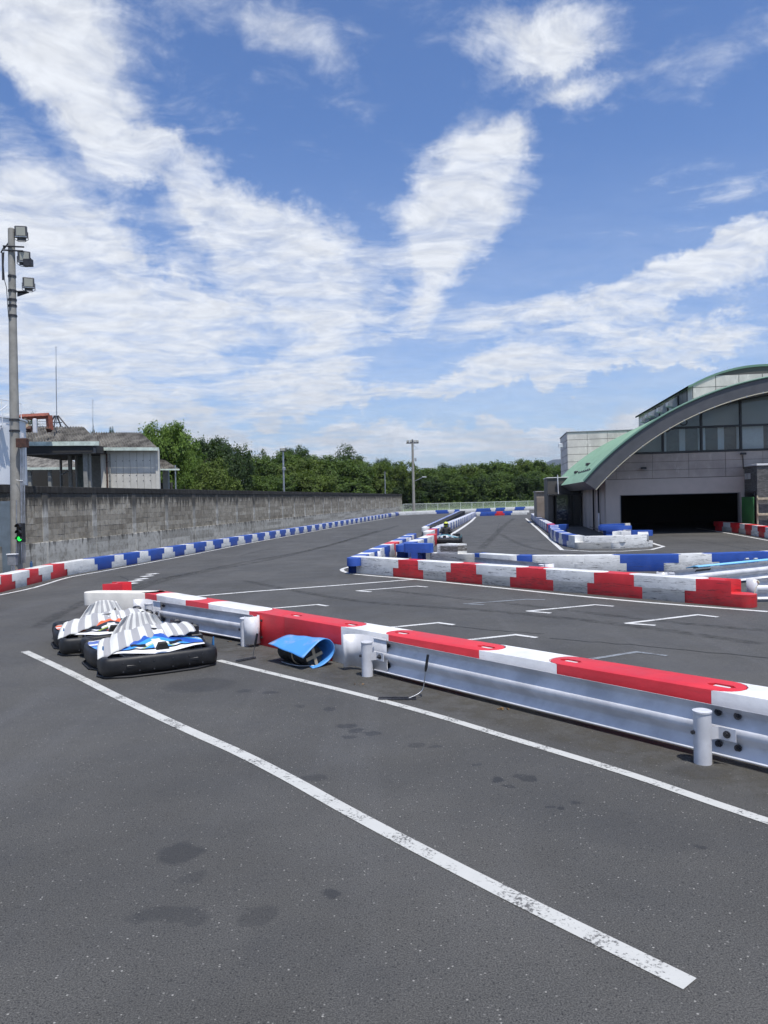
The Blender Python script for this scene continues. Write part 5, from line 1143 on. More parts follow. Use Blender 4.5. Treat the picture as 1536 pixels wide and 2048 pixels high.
def kart(loc, rz, label, liv, group='rental karts', wheel_vis=True, dz=0):
    k = empty('go_kart', loc, rz, label, 'go-kart', group)
    # bumpers: closed profile swept along a path in plan
    def sweep(name, path, h0, h1, t, lean=.02, par=k, m=blackpl, seg=3):
        P = smooth([Vector((x, y, 0)) for x, y in path], seg); rows = []
        for i, p in enumerate(P):
            d = (P[min(i+1, len(P)-1)]-P[max(i-1, 0)]).normalized(); n = Vector((-d.y, d.x, 0))   # n: outwards
            w = 1.0
            prof = [(0, h0+.02), (-.01, h0), (lean*.6, h0+.02), (lean, h0+.07), (lean*1.2, (h0+h1)/2), (lean*.8, h1-.045), (lean*.2, h1-.012), (-.02, h1), (-t*.55, h1-.002), (-t, h1-.015), (-t-.008, h1-.05), (-t+.02, h1-.07), (-.03, h1-.06), (-.03, h0+.05)]
            rows.append([p+n*u+Vector((0, 0, v)) for u, v in prof])
        b = MB(); b.grid(rows, closed=True); m_ = len(rows[0]); b.add(rows[0], [tuple(range(m_))]); b.add(rows[-1], [tuple(range(m_))[::-1]])
        return b.build(name, m, par)
    fb_ = sweep('front_bumper', [(.66, .44), (.71, .50), (.735, .60), (.74, .74), (.735, .86), (.705, .935), (.64, .965), (.52, .975), (.3, .99), (0, 1.0), (-.3, .99), (-.52, .975), (-.64, .965), (-.705, .935), (-.735, .86), (-.74, .74), (-.735, .60), (-.71, .50), (-.66, .44)][::-1], .035, .262, .085)
    for x in (-.52, -.34, -.12, .12, .3, .5):
        for z in (.08, .19):
            yy = 1.024-.035*(abs(x)/.55)**2; b = MB(); b.cyl((x, yy-.02, z), (x, yy+.006, z), .010, n=8); b.build('bumper_bolt', boltm, fb_)
    for x in (-.36, .36): b = MB(); yy = 1.005; b.cbox(x-.11, x+.11, yy-.04, yy+.006, .125, .165, .012); b.build('bumper_slot', blackf, fb_)
    for s in (-1, 1):
        pth = [(s*.70, .36), (s*.755, .25), (s*.775, 0), (s*.77, -.35), (s*.72, -.50), (s*.60, -.54)]
        sweep('side_bumper', pth if s > 0 else pth[::-1], .04, .27, .10) if s < 0 else sweep('side_bumper', pth[::-1][::-1], .04, .27, .10)
    rp = [(-.60, -.62), (-.72, -.66), (-.76, -.80), (-.70, -.95), (-.5, -1.0), (0, -1.02), (.5, -1.0), (.70, -.95), (.76, -.80), (.72, -.66), (.60, -.62)]
    sweep('rear_bumper', rp[::-1], .05, .27, .12)
    # steel hoop under the bumper
    b = MB(); b.tube([(x*1.05, y*1.035, .018) for x, y in [(.70, .5), (.74, .7), (.66, .9), (.4, 1.0), (0, 1.02), (-.4, 1.0), (-.66, .9), (-.74, .7), (-.70, .5)]], .014, 6)
    b.tube([(x, y, .018) for x, y in [(.70, .34), (.80, .2), (.82, -.3), (.70, -.55)]], .012, 6); b.tube([(-x, y, .018) for x, y in [(.70, .34), (.80, .2), (.82, -.3), (.70, -.55)]], .012, 6); b.build('underguard_hoop', rubber, k)
    b = MB(); b.cbox(-.32, .32, -.75, .80, .045, .06, .005); b.build('floor_tray', darkmetal, k)
    b = MB(); [b.tube([(s*.30, -.9, .08), (s*.32, -.2, .08), (s*.28, .4, .08), (s*.22, .85, .08)], .016, 6) for s in (-1, 1)]; [b.tube([(-.3, y, .08), (.3, y, .08)], .016, 6) for y in (-.8, -.4, .35, .8)]; b.build('chassis_frame', steel, k)
    # wheels
    for (x, y, r, w) in ((.55, .60, .125, .13), (-.55, .60, .125, .13), (.56, -.66, .135, .18), (-.56, -.66, .135, .18)):
        b = MB(); n = 20; prof = [(-.5*w, r*.55), (-.5*w, r*.88), (-.38*w, r), (.38*w, r), (.5*w, r*.88), (.5*w, r*.55)]
        rows = [[(x+u, y+q*math.cos(2*math.pi*i/n), r+q*math.sin(2*math.pi*i/n)) for i in range(n)] for u, q in prof]; rows.append(rows[0]); b.grid(rows, closed=True); wo_ = b.build('wheel', rubber, k)
        b = MB(); b.cyl((x-.42*w, y, r), (x+.42*w, y, r), r*.54, n=16); b.cyl((x-.6*w, y, r), (x+.6*w, y, r), .025, n=8); b.build('rim', steel, wo_)
    # nose fairing
    NX, NS = 48, 14; b = MB(); rows = []; cols = []
    for s in range(NS+1):
        row = []; t = s/NS
        for i in range(NX+1):
            x = -.64+1.28*i/NX; ax = abs(x)
            yf = .955-.10*min(1, ax/.25)-.42*max(0, ax-.25); zf = .262+.03*min(1, ax/.5)-.05*max(0, ax-.45)
            yb = .42-.22*ax; zb = .44-.24*max(0, ax-.12)
            y = yf+(yb-yf)*t; z = zf-.012+(zb-zf)*(t**1.15)+.025*math.sin(t*math.pi)
            z += .018*math.exp(-((ax-.30)/.05)**2)*math.sin(min(1, t*1.6)*math.pi)
            row.append((x, y, z))
        rows.append(row)
    n = NX+1; vs = [v for r in rows for v in r]
    for s in range(NS):
        for i in range(NX):
            x = -.64+1.28*(i+.5)/NX; ax = abs(x); t = (s+.5)/NS
            hole = ax < .075 and .02 < t < .26-.5*ax*0
            if hole: c = 3
            elif t < .17+.05*math.cos(ax*6): c = 0
            elif t < .24: c = 3
            elif ax < .03: c = 0
            elif .16 < ax < .34 and .34 < t < .48: c = 3
            else:
                q = (ax*1.6+t*1.1) % .9; c = 1 if q < .5 else (2 if q < .68 else (0 if q < .8 else 1))
            b.add([], [], 0); b.f.append((s*n+i, s*n+i+1, (s+1)*n+i+1, (s+1)*n+i)); b.mi.append(c); b.sm.append(True)
    b.v = vs; b.mi = [0]*len(b.f); me = b.mesh('nose_fairing', livery(liv)); at = me.attributes.new('t', 'FLOAT', 'POINT'); at.data.foreach_set('value', [s/NS for s in range(NS+1) for i in range(NX+1)])
    nf = inst('nose_fairing', me, None, k)
    b = MB(); b.prism([(-.085, .0), (.085, .0), (.05, -.085), (-.05, -.085)], 0, .07, M=Matrix.Translation((0, .945, .325)) @ Matrix.Rotation(math.radians(-100), 4, 'X')); b.build('air_inlet', darkin, nf)
    # side pods top covers
    for s in (-1, 1):
        b = MB(); rows = []
        for j in range(9):
            y = .30-.78*j/8; w_ = .34+.06*math.sin(j/8*math.pi)
            rows.append([(s*(.36+u*w_), y, .14+.14*math.sin(min(1, u*1.3+.15)*math.pi*.62)+.02*math.sin(j/8*math.pi)) for u in (0, .2, .4, .6, .8, 1.0)])
        b.grid(rows if s > 0 else rows[::-1]); 
        for q in range(len(b.mi)): b.mi[q] = 1 if (q//5) % 4 == 3 else (2 if (q//5) % 8 == 1 else 0)
        b.build('side_pod_cover', [liv[1], liv[0], liv[2]], k)
    # steering, front panel, seat, engine
    b = MB(); b.grid([[(x, y, z) for x in (-.15, -.07, 0, .07, .15)] for y, z in ((.46, .36), (.40, .42), (.34, .46), (.31, .465))]); b.build('number_panel', liv[0], k)
    C = Vector((0, .16, .40)); ax_ = Vector((0, -.55, .83)).normalized(); a1 = Vector((1, 0, 0)); a2_ = ax_.cross(a1)
    b = MB(); b.tube([C+a1*(.15*math.cos(t))+a2_*(.15*math.sin(t)) for t in [math.radians(20*i) for i in range(18)]], .014, 8, closed=True); [b.cyl(C, C+a1*(.15*math.cos(t))+a2_*(.15*math.sin(t)), .01, n=6) for t in (0, math.pi, -math.pi/2)]; b.cyl(C, C-ax_*.45, .013, n=8); b.cyl(C-ax_*.02, C+ax_*.02, .05, n=12); b.build('steering_wheel', blackf, k)
    b = MB(); rows = []
    for (y, z, w_, d_) in ((-.02, .20, .19, .06), (-.14, .13, .20, .10), (-.34, .13, .21, .14), (-.48, .24, .21, .15), (-.56, .40, .20, .11), (-.62, .52, .17, .05), (-.63, .545, .12, .01)):
        rows.append([(w_*math.sin(t), y+(1-math.cos(t))*d_*.5, z+(1-math.cos(t))*d_*.9) for t in [math.radians(-80+20*i) for i in range(9)]])
    b.grid(rows); b.grid([[(x*1.02, y-.02, z-.02) for x, y, z in r[::-1]] for r in rows]); b.build('seat', blackf, k)
    b = MB(); b.cbox(-.60, -.28, -.62, -.28, .12, .36, .02); b.cbox(-.56, -.34, -.54, -.32, .36, .43, .02); eg = b.build('engine', darkmetal, k)
    b = MB(); b.cyl((-.60, -.45, .24), (-.66, -.45, .24), .10, n=16); [b.box(-.58, -.30, -.60+.04*i, -.59+.04*i, .36, .40) for i in range(5)]; b.cyl((-.5, -.62, .2), (-.5, -.85, .2), .05, n=10); b.build('engine_cover', steel, eg)
    b = MB(); b.cbox(-.70, -.50, .02, .22, .34, .47, .025); b.cyl((-.60, .12, .47), (-.60, .12, .49), .035, n=12); b.cbox(-.74, -.46, .0, .26, .20, .335, .015); b.build('fuel_tank', blackf, k)
    b = MB(); b.tube([(-.22, -.62, .3), (-.22, -.66, .52), (.22, -.66, .52), (.22, -.62, .3)], .016, 6); b.cbox(-.62, -.50, -.70, -.50, .36, .46, .02); b.build('rear_hoop', darkmetal, k)
    for (x, y) in ((-.71, .80), (-.72, -.60), (.70, .62)):
        b = MB(); b.add([(x-.02, y-.035, .25), (x-.02, y+.035, .25), (x-.028, y+.012, .37), (x-.028, y-.006, .37), (x, y-.03, .25), (x, y+.03, .25), (x-.012, y+.012, .37), (x-.012, y-.006, .37)], [(0, 1, 2, 3), (7, 6, 5, 4), (0, 4, 5, 1), (1, 5, 6, 2), (2, 6, 7, 3), (3, 7, 4, 0)]); b.build('corner_marker', liv[3], k)
    return k
lw = mat('livery_white', (.78, .78, .78), .3); lb = mat('livery_blue', (.02, .09, .42), .3); lc = mat('livery_light_blue', (.05, .30, .70), .3); lo = mat('livery_orange', (.80, .13, .03), .3)
ly_ = mat('livery_lime', (.55, .65, .08), .35); lbk = mat('livery_black', (.03, .03, .035), .3); lt_ = mat('livery_teal', (.03, .22, .26), .3); mk = mat('marker_blue', (.02, .12, .28), .4)
K1 = Vector((-2.92, 9.99)); TH = math.atan2(-.485, -.875); u1 = Vector((.485, -.875))
o1 = K1-u1*1.0; kart((o1.x, o1.y, 0), TH, 'parked go-kart with blue and white nose fairing under a striped towel', (lw, lb, lc, mk))
TH2 = TH+math.radians(-3); u2 = Vector((-math.sin(TH2), math.cos(TH2))); K2 = K1+Vector((-1.16, 1.52)); o2_ = K2-u2*1.0
kart((o2_.x, o2_.y, 0), TH2, 'parked go-kart with orange and white fairing under a striped towel', (lw, lo, lbk, mk))
TH3 = math.radians(172); K3 = G(889, 1088.5); u3 = Vector((-math.sin(TH3), math.cos(TH3))); o3 = K3.xy-u3*1.0
kart((o3.x, o3.y, 0), TH3, 'black and teal go-kart being driven toward the camera on the track', (lbk, lt_, lw, lt_), group='karts on the track')
# towels
tow_w = mat('towel_white', (.60, .60, .575), .95, bump=.3, bscale=120); tow_g = mat('towel_grey', (.33, .33, .34), .95, bump=.3, bscale=120)
def towel(loc, rz, label, seed, kinks=0.):
    rnd = random.Random(seed); NXc = 60; rows = []
    keys = [ # s, y, z centre/left/right, half width left, right (left = +x), shape
        (0.00, -.63, .585, .56, .565, .20, .21), (.08, -.61, .595, .55, .56, .23, .24), (.24, -.56, .49, .42, .44, .34, .31), (.36, -.50, .38, .32, .35, .42, .38), (.48, -.36, .29, .26, .30, .46, .44),
        (.60, -.08, .30, .27, .32, .53, .50), (.70, .08, .46, .36, .45, .60, .55), (.75, .14, .50, .37, .485, .66, .57), (.85, .28, .465, .33, .465, .72, .58), (.94, .44, .405, .28, .435, .76, .58), (1.0, .53, .355, .225, .405, .78, .58)]
    NR = 40
    def lerp(t):
        for a, c in zip(keys, keys[1:]):
            if t <= c[0]+1e-9: 
                f = (t-a[0])/(c[0]-a[0]); return [p+(q-p)*f for p, q in zip(a, c)]
        return keys[-1]
    for r in range(NR+1):
        t = r/NR; _, y, zc, zl, zr, wl_, wr_ = lerp(t); row = []
        for i in range(NXc+1):
            u = 1-2*i/NXc                      # +1 = left side
            x = u*(wl_ if u > 0 else wr_); a = abs(u); ze = zl if u > 0 else zr
            z = zc+(ze-zc)*(a**1.7); yy = y+(.14 if t < .5 else .10)*(a**2)*(1 if t < .5 else -.6)+(.34*max(0, u)**1.4*min(1, max(0, (t-.6)/.4)))
            fold = math.sin(i*.42+seed+t*1.5)*.012+math.sin(i*.95+seed*2+t*4)*.007*(.3+t)+math.sin(t*21+i*.11+seed)*.006
            z += fold*(1.0 if t > .1 else .3)+rnd.uniform(-.001, .001); yy += fold*.6
            row.append((x, yy+(.05*kinks*u), z+.008))
        rows.append(row)
    b = MB(); b.grid(rows); n = NXc
    for q in range(len(b.mi)): b.mi[q] = (((q % n)+1)//4) % 2
    me = b.mesh('towel', [tow_w, tow_g]); o = inst('towel', me, None, None, (*loc, 0), (0, 0, rz))
    sm_ = o.modifiers.new('thick', 'SOLIDIFY'); sm_.thickness = .008
    return tag(o, label, 'towel', 'striped towels over the kart seats')
towel(o1, TH, 'grey and white striped towel draped over the blue and white kart', 1)
towel(o2_, TH2, 'grey and white striped towel draped over the seat of the orange and white kart', 5, 1.0)
# ================================================================ driver
blk = mat('black_race_suit', (.018, .018, .020), .7, bump=.2, bscale=20)
def person():
    V = [(0, -.40, .24), (0, -.45, .40), (0, -.49, .56), (0, -.50, .70), (0, -.49, .78),
         (.17, -.47, .67), (.29, -.26, .50), (.15, .04, .545), (-.17, -.47, .67), (-.29, -.26, .50), (-.15, .04, .545),
         (.10, -.34, .22), (.19, .10, .37), (.21, .42, .17), (.20, .52, .21), (-.10, -.34, .22), (-.19, .10, .37), (-.21, .42, .17), (-.20, .52, .21), (0, -.49, .86)]
    E = [(0, 1), (1, 2), (2, 3), (3, 4), (3, 5), (5, 6), (6, 7), (3, 8), (8, 9), (9, 10), (0, 11), (11, 12), (12, 13), (13, 14), (0, 15), (15, 16), (16, 17), (17, 18), (4, 19)]
    Rr = [.15, .14, .16, .12, .06, .075, .05, .036, .075, .05, .036, .10, .065, .045, .04, .10, .065, .045, .04, .07]
    for s, h in ((1, 7), (-1, 10)):
        hx, hy, hz = V[h]
        for f in range(4):
            V.append((hx+s*(.015-.02*f)*.6, hy+.045, hz+.035-.012*f)); E.append((h, len(V)-1)); Rr.append(.011)
            V.append((hx-s*.01, hy+.06, hz+.01-.012*f)); E.append((len(V)-2, len(V)-1)); Rr.append(.009)
        V.append((hx-s*.035, hy+.02, hz+.035)); E.append((h, len(V)-1)); Rr.append(.012)
    me = bpy.data.meshes.new('person'); me.from_pydata(V, E, []); me.materials.append(blk)
    o = inst('person', me, None, None, (*o3, 0), (0, 0, TH3)); o.modifiers.new('skin', 'SKIN')
    sv = me.skin_vertices[0].data
    for i, r_ in enumerate(Rr): sv[i].radius = (r_, r_)
    sv[0].use_root = True
    o.modifiers['skin'].use_smooth_shade = True
    m_ = o.modifiers.new('sub', 'SUBSURF'); m_.levels = m_.render_levels = 2
    tag(o, 'person in black suit and yellow helmet driving the kart on the track', 'person')
    b = MB(); n = 24; rows = []
    for j in range(13):
        t = math.radians(-62+152*j/12); rr = .125*math.cos(t); zz = .885+.135*math.sin(t)
        rows.append([(rr*.93*math.cos(2*math.pi*i/n), -.48+rr*1.08*math.sin(2*math.pi*i/n), zz) for i in range(n)])
    b.grid(rows, closed=True); b.add(rows[-1], [tuple(range(n))]); 
    nq = n
    for q in range(nq*12): b.mi[q] = 1 if (q//n) in (4, 5, 9, 10) and (q % n) % 6 < 2 else 0
    hel = b.build('helmet', [mat('helmet_yellow', (.55, .60, .05), .25), mat('helmet_green', (.05, .16, .10), .3)], o)
    b = MB(); rows = [[((.128*math.cos(t))*math.sin(a)*.93, -.48+(.128*math.cos(t))*math.cos(a)*1.09, .885+.137*math.sin(t)) for a in [math.radians(-62+124*i/10) for i in range(11)]] for t in [math.radians(x) for x in (-22, -8, 6, 18)]]
    b.grid(rows); b.build('visor', mat('visor', (.015, .015, .02), .12), hel)
person()
# ================================================================ blue sheet over a tyre roll
AD = Vector((.645, -.764, 0)); AN = Vector((.764, .645, 0)); Q0 = Vector((-.984, 10.026, 0))
bsheet = mat('blue_sheet', rough=.5, fn=lambda T, b, co, m: T.l(T.mix(T.math('MULTIPLY', T.ramp(T.noise(co, 3.2, 6, .7), .50, .70), .75), (.07, .28, .66), (.36, .38, .37)), b.inputs['Base Color']))
def prof_pts(f):
    near_ = [(.0, .012), (.12, .018), (.22, .05), (.31, .11), (.355, .19), (.345, .27), (.29, .335), (.21, .36), (.12, .335), (.04, .285), (-.05, .225), (-.14, .16)]
    far_ = [(.22, .03), (.25, .04), (.28, .06), (.32, .11), (.34, .17), (.33, .24), (.28, .29), (.20, .315), (.12, .315), (.02, .295), (-.08, .27), (-.17, .25)]
    return [((a[0]*(1-f)+c[0]*f), (a[1]*(1-f)+c[1]*f)) for a, c in zip(near_, far_)]
rows = []
for j in range(13):
    f = j/12; base = Q0-AD*(.80*f); P = smooth([Vector((p[0], p[1], 0)) for p in prof_pts(f)], 3)
    rows.append([base+AN*p.x+Vector((0, 0, p.y+.004*math.sin(j*1.1+i*.3))) for i, p in enumerate(P)])
b = MB(); b.grid(rows); o = b.build('plastic_sheet', bsheet); md = o.modifiers.new('t', 'SOLIDIFY'); md.thickness = .012
tag(o, 'bright blue plastic sheet bent over the taped black rubber roll', 'plastic sheet')
rr0 = Q0-AD*.10+AN*.10; root = empty('tyre_roll', rr0, math.atan2(AD.y, AD.x), 'black rubber roll tied with tan tape lying under the bent blue sheet', 'rubber roll')
b = MB(); n = 24; rows = []
for (x, r) in ((0, .02), (0, .10), (-.005, .125), (-.03, .14), (-.15, .143), (-.17, .13), (-.19, .13), (-.21, .143), (-.40, .143), (-.42, .128), (-.44, .128), (-.46, .143), (-.66, .14), (-.70, .12), (-.70, .03)):
    rows.append([(x, r*math.cos(2*math.pi*i/n)*1.05, .140+r*math.sin(2*math.pi*i/n)*.97+.002*math.sin(i*2.3+x*9)) for i in range(n)])
b.grid(rows, closed=True); b.build('rubber_tube', rubber, root)
tape = mat('tan_tape', (.42, .32, .20), .7, var=.2, vscale=15)
b = MB(); b.tube([(-.30, .150*math.cos(t), .140+.147*math.sin(t)) for t in [2*math.pi*i/20 for i in range(20)]], .012, 4, closed=True); b.build('tape_band', tape, root)
b = MB()
for a in (math.radians(15), math.radians(105)):
    Mx = Matrix.Translation((.006+a*.001, 0, .14)) @ Matrix.Rotation(a, 4, 'X'); b.box(-.004, .006, -.13, .13, -.022, .022, M=Mx)
b.build('tape_cross', tape, root)
b = MB(); b.tube([(.02, -.02, .02), (-.1, -.17, .02), (-.3, -.2, .018), (-.5, -.19, .02)], .008, 6); b.build('rope', steel, root)
# ================================================================ rods with handles and slotted feet
def rod(foot0, foot1, pts, Ys, hp0, hp1, Yh, label):
    a, c = G(*foot0), G(*foot1); d = (c-a).normalized(); n = Vector((-d.y, d.x, 0)); r = empty('hooked_rod', a, 0, label, 'hand tool', 'black-handled rods with slotted feet')
    L = (c-a).length; b = MB()
    for off in (-.028, .028): p, q = n*off, d*L+n*off; b.add([p-n*.006+Vector((0, 0, .006)), p+n*.006+Vector((0, 0, .006)), q+n*.006+Vector((0, 0, .006)), q-n*.006+Vector((0, 0, .006))]+[p-n*.006+Vector((0, 0, .022)), p+n*.006+Vector((0, 0, .022)), q+n*.006+Vector((0, 0, .022)), q-n*.006+Vector((0, 0, .022))], [(4, 5, 6, 7), (0, 1, 5, 4), (1, 2, 6, 5), (2, 3, 7, 6), (3, 0, 4, 7)])
    k = 9
    for i in range(k+1): p = d*(L*i/k); b.cyl(p-n*.028+Vector((0, 0, .012)), p+n*.028+Vector((0, 0, .012)), .005, n=5)
    b.build('slotted_foot', boltm, r)
    P = smooth([AT(x, y, Y)-a for (x, y), Y in zip(pts, Ys)], 4); b = MB(); b.tube(P, .006, 6); b.build('rod', steel, r)
    b = MB(); h0, h1 = AT(*hp0, Yh)-a, AT(*hp1, Yh)-a; b.cyl(h0, h0.lerp(h1, .2), .010, .017, 10); b.cyl(h0.lerp(h1, .2), h1, .017, .015, 10); b.build('handle', blackf, r)
rod((757, 1399), (832, 1399), [(818, 1396), (832, 1390), (844, 1381), (848, 1368), (851, 1340)], [8.40, 8.42, 8.45, 8.45, 8.42], (851, 1343), (856, 1309), 8.42, 'thin black-handled rod with slotted foot by the long foreground guard rail')
rod((474, 1324), (509, 1317), [(503, 1317), (506, 1312), (508, 1300), (510, 1290)], [10.85, 10.85, 10.82, 10.8], (510, 1291), (514.5, 1267), 10.8, 'thin black-handled rod with slotted foot near the end of the shorter guard rail')
# small things
leafm = mat('dry_leaf', (.20, .12, .05), .8, var=.3, vscale=20)
for i, (x, y, lab) in enumerate(((1008, 1419, 'small clump of dry brown leaves at the foot of the long foreground guard rail'), (458, 1284, 'dry leaf at the foot of the shorter guard rail'), (716, 1370, 'small crumb of dry leaf near the first post of the long guard rail'))):
    p = G(x, y); b = MB()
    for q in range(9 if i == 0 else 3):
        cx, cy, a, s = random.uniform(-.07, .07), random.uniform(-.02, .02), random.random()*6, random.uniform(.015, .03)
        b.add([(cx+s*math.cos(a), cy+s*math.sin(a), .006), (cx+s*.5*math.cos(a+1.6), cy+s*.5*math.sin(a+1.6), .018), (cx-s*math.cos(a), cy-s*math.sin(a), .008), (cx+s*.5*math.cos(a-1.6), cy+s*.5*math.sin(a-1.6), .012)], [(0, 1, 2, 3)])
    tag(b.build('dry_leaves', leafm, loc=p), lab, 'leaves')
sheet_l = mat('light_blue_sheet', (.20, .52, .78), .5, var=.05)
dm = (m2[1]-m2[0]).normalized(); nm = Vector((-dm.y, dm.x, 0)); s0 = m2[0]+dm*1.25; s1 = m2[1]
b = MB(); rows = []
for p in (s0, s0.lerp(s1, .5), s1): p = Vector((p.x, p.y, 0)); rows.append([p+nm*.35+Vector((0, 0, .44)), p+nm*.12+Vector((0, 0, .50)), p+nm*.0+Vector((0, 0, .49)), p-nm*.0+Vector((0, 0, .465))])
b.grid(rows); o = b.build('foam_sheet', sheet_l); md = o.modifiers.new('t', 'SOLIDIFY'); md.thickness = .02; tag(o, 'light blue sheet lying along the top of the right-edge guard rail', 'sheet')
b = MB(); p = Vector((s0.x, s0.y, .42))-dm*.06+nm*.06; b.cyl(p-dm*.0, p+dm*.5, .05, n=12); tag(b.build('rubber_roll', rubber), 'end of a black rubber roll beside the light blue sheet on the right-edge rail', 'rubber roll')
for px_ in (1483, 1500):
    p = G(px_, 1122, .38)+Vector((0, .05, 0)); b = MB(); b.cyl((0, 0, -.12), (0, 0, .06), .022, n=8); b.cbox(-.05, .05, -.03, .03, .05, .10, .01)
    tag(b.build('metal_fitting', steel, loc=p-Vector((0, .35, 0))), ('left' if px_ < 1490 else 'right')+' one of two small metal fittings before the blue block at right', 'fitting')
p = G(1507, 1192, .2); b = MB(); b.tube([(0, 0, -.02), (.06, .02, .16), (.13, .03, .24)], .008, 5); b.cyl((.12, .03, .24), (.09, .03, .28), .02, n=6); tag(b.build('rope', mat('pale_rope', (.55, .50, .36), .8), loc=p), 'short pale rope tied at the end of the last red block of the front row', 'rope')
# ================================================================ trees
def leaf_fn(c0, c1):
    def f(T, b, co, m):
        at = T.n('ShaderNodeAttribute'); at.attribute_name = 'tint'
        c = T.mix(at.outputs['Fac'], c0, c1); c = T.mix(T.ramp(T.noise(co, 2.2, 4, .6), .35, .65, 0, .5), c, tuple(x*.62 for x in c0))
        T.l(c, b.inputs['Base Color'])
        tl = T.n('ShaderNodeBsdfTranslucent'); T.l(T.mix(.5, c, (.18, .30, .03)), tl.inputs[0]); mx = T.n('ShaderNodeMixShader'); mx.inputs[0].default_value = .28
        T.l(b.outputs[0], mx.inputs[1]); T.l(tl.outputs[0], mx.inputs[2]); T.l(mx.outputs[0], m.node_tree.nodes['Material Output'].inputs[0])
    return f
LM = {'fresh': mat('fresh_green_leaves', rough=.6, fn=leaf_fn((.07, .125, .020), (.17, .27, .045)), spec=.25), 'dark': mat('dark_green_leaves', rough=.6, fn=leaf_fn((.022, .044, .014), (.055, .095, .026)), spec=.25),
      'olive': mat('olive_green_leaves', rough=.6, fn=leaf_fn((.055, .085, .014), (.135, .19, .034)), spec=.25), 'mid': mat('mid_green_leaves', rough=.6, fn=leaf_fn((.045, .082, .016), (.115, .18, .034)), spec=.25), 'grass': mat('undergrowth_leaves', rough=.7, fn=leaf_fn((.06, .11, .02), (.17, .24, .06)), spec=.2)}
bark = mat('bark', (.07, .055, .04), .9, var=.3, bump=.4)
def crown_mesh(seed, lobes, clumps, leaves, ls, kind='round', droop=0.):
    R = random.Random(seed); v = []; f = []; ti = []
    L = []
    for i in range(lobes):
        rr = math.sqrt(R.random())*.78; a_ = R.uniform(0, 6.283); x, y = rr*math.cos(a_), rr*math.sin(a_)
        z = R.uniform(-.8, 1)*(1-rr*rr)**.5; s = R.uniform(.24, .38); L.append((x, y, 1.05+z*.75, s))
    L.append((0, 0, 1.2, .7)); L.append((.1, .1, .6, .6)); L.append((-.2, .1, .9, .6))
    for i in range(lobes*clumps):
        lx, ly, lz, s = L[i % len(L)]
        th = R.uniform(0, 2*math.pi); cz = R.uniform(-.75, 1); sr = math.sqrt(1-cz*cz); q = s*R.uniform(.70, 1.05)
        nx, ny, nz = sr*math.cos(th), sr*math.sin(th), cz
        cx, cy, cz_ = lx+nx*q, ly+ny*q, lz+nz*q
        if kind == 'spiky' and R.random() < .22 and nz > .1:
            cz_ += R.uniform(0, .05); cx += R.uniform(-.03, .03)
        t0 = min(1, max(0, R.gauss(.5, .25)+nz*.12)); cr_ = R.uniform(.035, .075)
        for k in range(leaves):
            px_, py_, pz_ = cx+R.gauss(0, cr_), cy+R.gauss(0, cr_), cz_+R.gauss(0, cr_*.8)-droop*R.random()*.12
            a = Vector((nx+R.uniform(-.9, .9), ny+R.uniform(-.9, .9), abs(nz)+R.uniform(-.2, 1.0))).normalized()
            t = a.orthogonal().normalized(); t = (Matrix.Rotation(R.uniform(0, 6.28), 3, a) @ t); b2 = a.cross(t); w = ls*R.uniform(.6, 1.3); h = w*R.uniform(.45, .7)
            c = Vector((px_, py_, pz_)); k0 = len(v); v += [c-t*w, c-b2*h, c+t*w, c+b2*h]; f.append((k0, k0+1, k0+2, k0+3)); ti.append(min(1, max(0, t0+R.gauss(0, .12))))
    zs = sorted(p.z for p in v); z1 = zs[int(len(zs)*.997)]; rs = sorted(math.hypot(p.x, p.y) for p in v); r1 = rs[int(len(rs)*.985)]
    v = [Vector((p.x/r1, p.y/r1, max(0.0, p.z/z1))) for p in v]
    me = bpy.data.meshes.new('crown'); me.from_pydata([tuple(p) for p in v], [], f); at = me.attributes.new('tint', 'FLOAT', 'FACE'); at.data.foreach_set('value', ti); me.materials.append(LM['mid']); me.update(); return me
CM = {'big': [crown_mesh(i, 34, 46, 26, .030) for i in (1, 2)], 'round': [crown_mesh(10+i, 28, 44, 22, .034) for i in range(3)], 'spiky': [crown_mesh(20+i, 26, 42, 22, .036, 'spiky') for i in range(3)], 'droop': [crown_mesh(30, 24, 40, 22, .038, 'round', 1.6)]}
def trunk_mesh(seed):
    R = random.Random(seed); b = MB(); b.tube([(0, 0, -.02), (.01, 0, .12), (-.01, .01, .28), (.0, 0, .5), (.02, 0, .72)], [.045, .034, .028, .018, .008], 8)
    for i in range(6):
        a = i*1.05+R.random(); z = R.uniform(.16, .45); b.tube([(0, 0, z), (.22*math.cos(a), .22*math.sin(a), z+.16), (.48*math.cos(a), .48*math.sin(a), z+.26+R.uniform(0, .1))], [.018, .011, .004], 6)
    return b.mesh('trunk', bark)
TM = [trunk_mesh(i) for i in range(3)]
tn = [0]
def tree(px_, topy, halfw, Y, kind, lm, label, group='trees beyond the wall and fence', cat='tree', zb=0.):
    t = AT(px_, topy, Y); w = halfw*Y/FPX*1.12; tn[0] += 1; Hh = t.z-zb
    r = empty('tree', (t.x, Y, zb), random.random()*6.28, label, cat, group)
    i = tn[0]; me = CM[kind][i % len(CM[kind])]
    inst('crown', me, LM[lm], r, (0, 0, -.02*Hh), (0, 0, 0), (w, w, Hh*1.02)); inst('trunk', TM[i % 3], None, r, (0, 0, 0), (0, 0, 0), (Hh*.8, Hh*.8, Hh*.95))
    return r
tree(335, 851, 62, 74, 'big', 'fresh', 'tall fresh green tree directly behind the pale panel-walled shed'); tree(375, 905, 34, 72, 'big', 'fresh', 'lower fresh green tree right of the small lean-to roof')
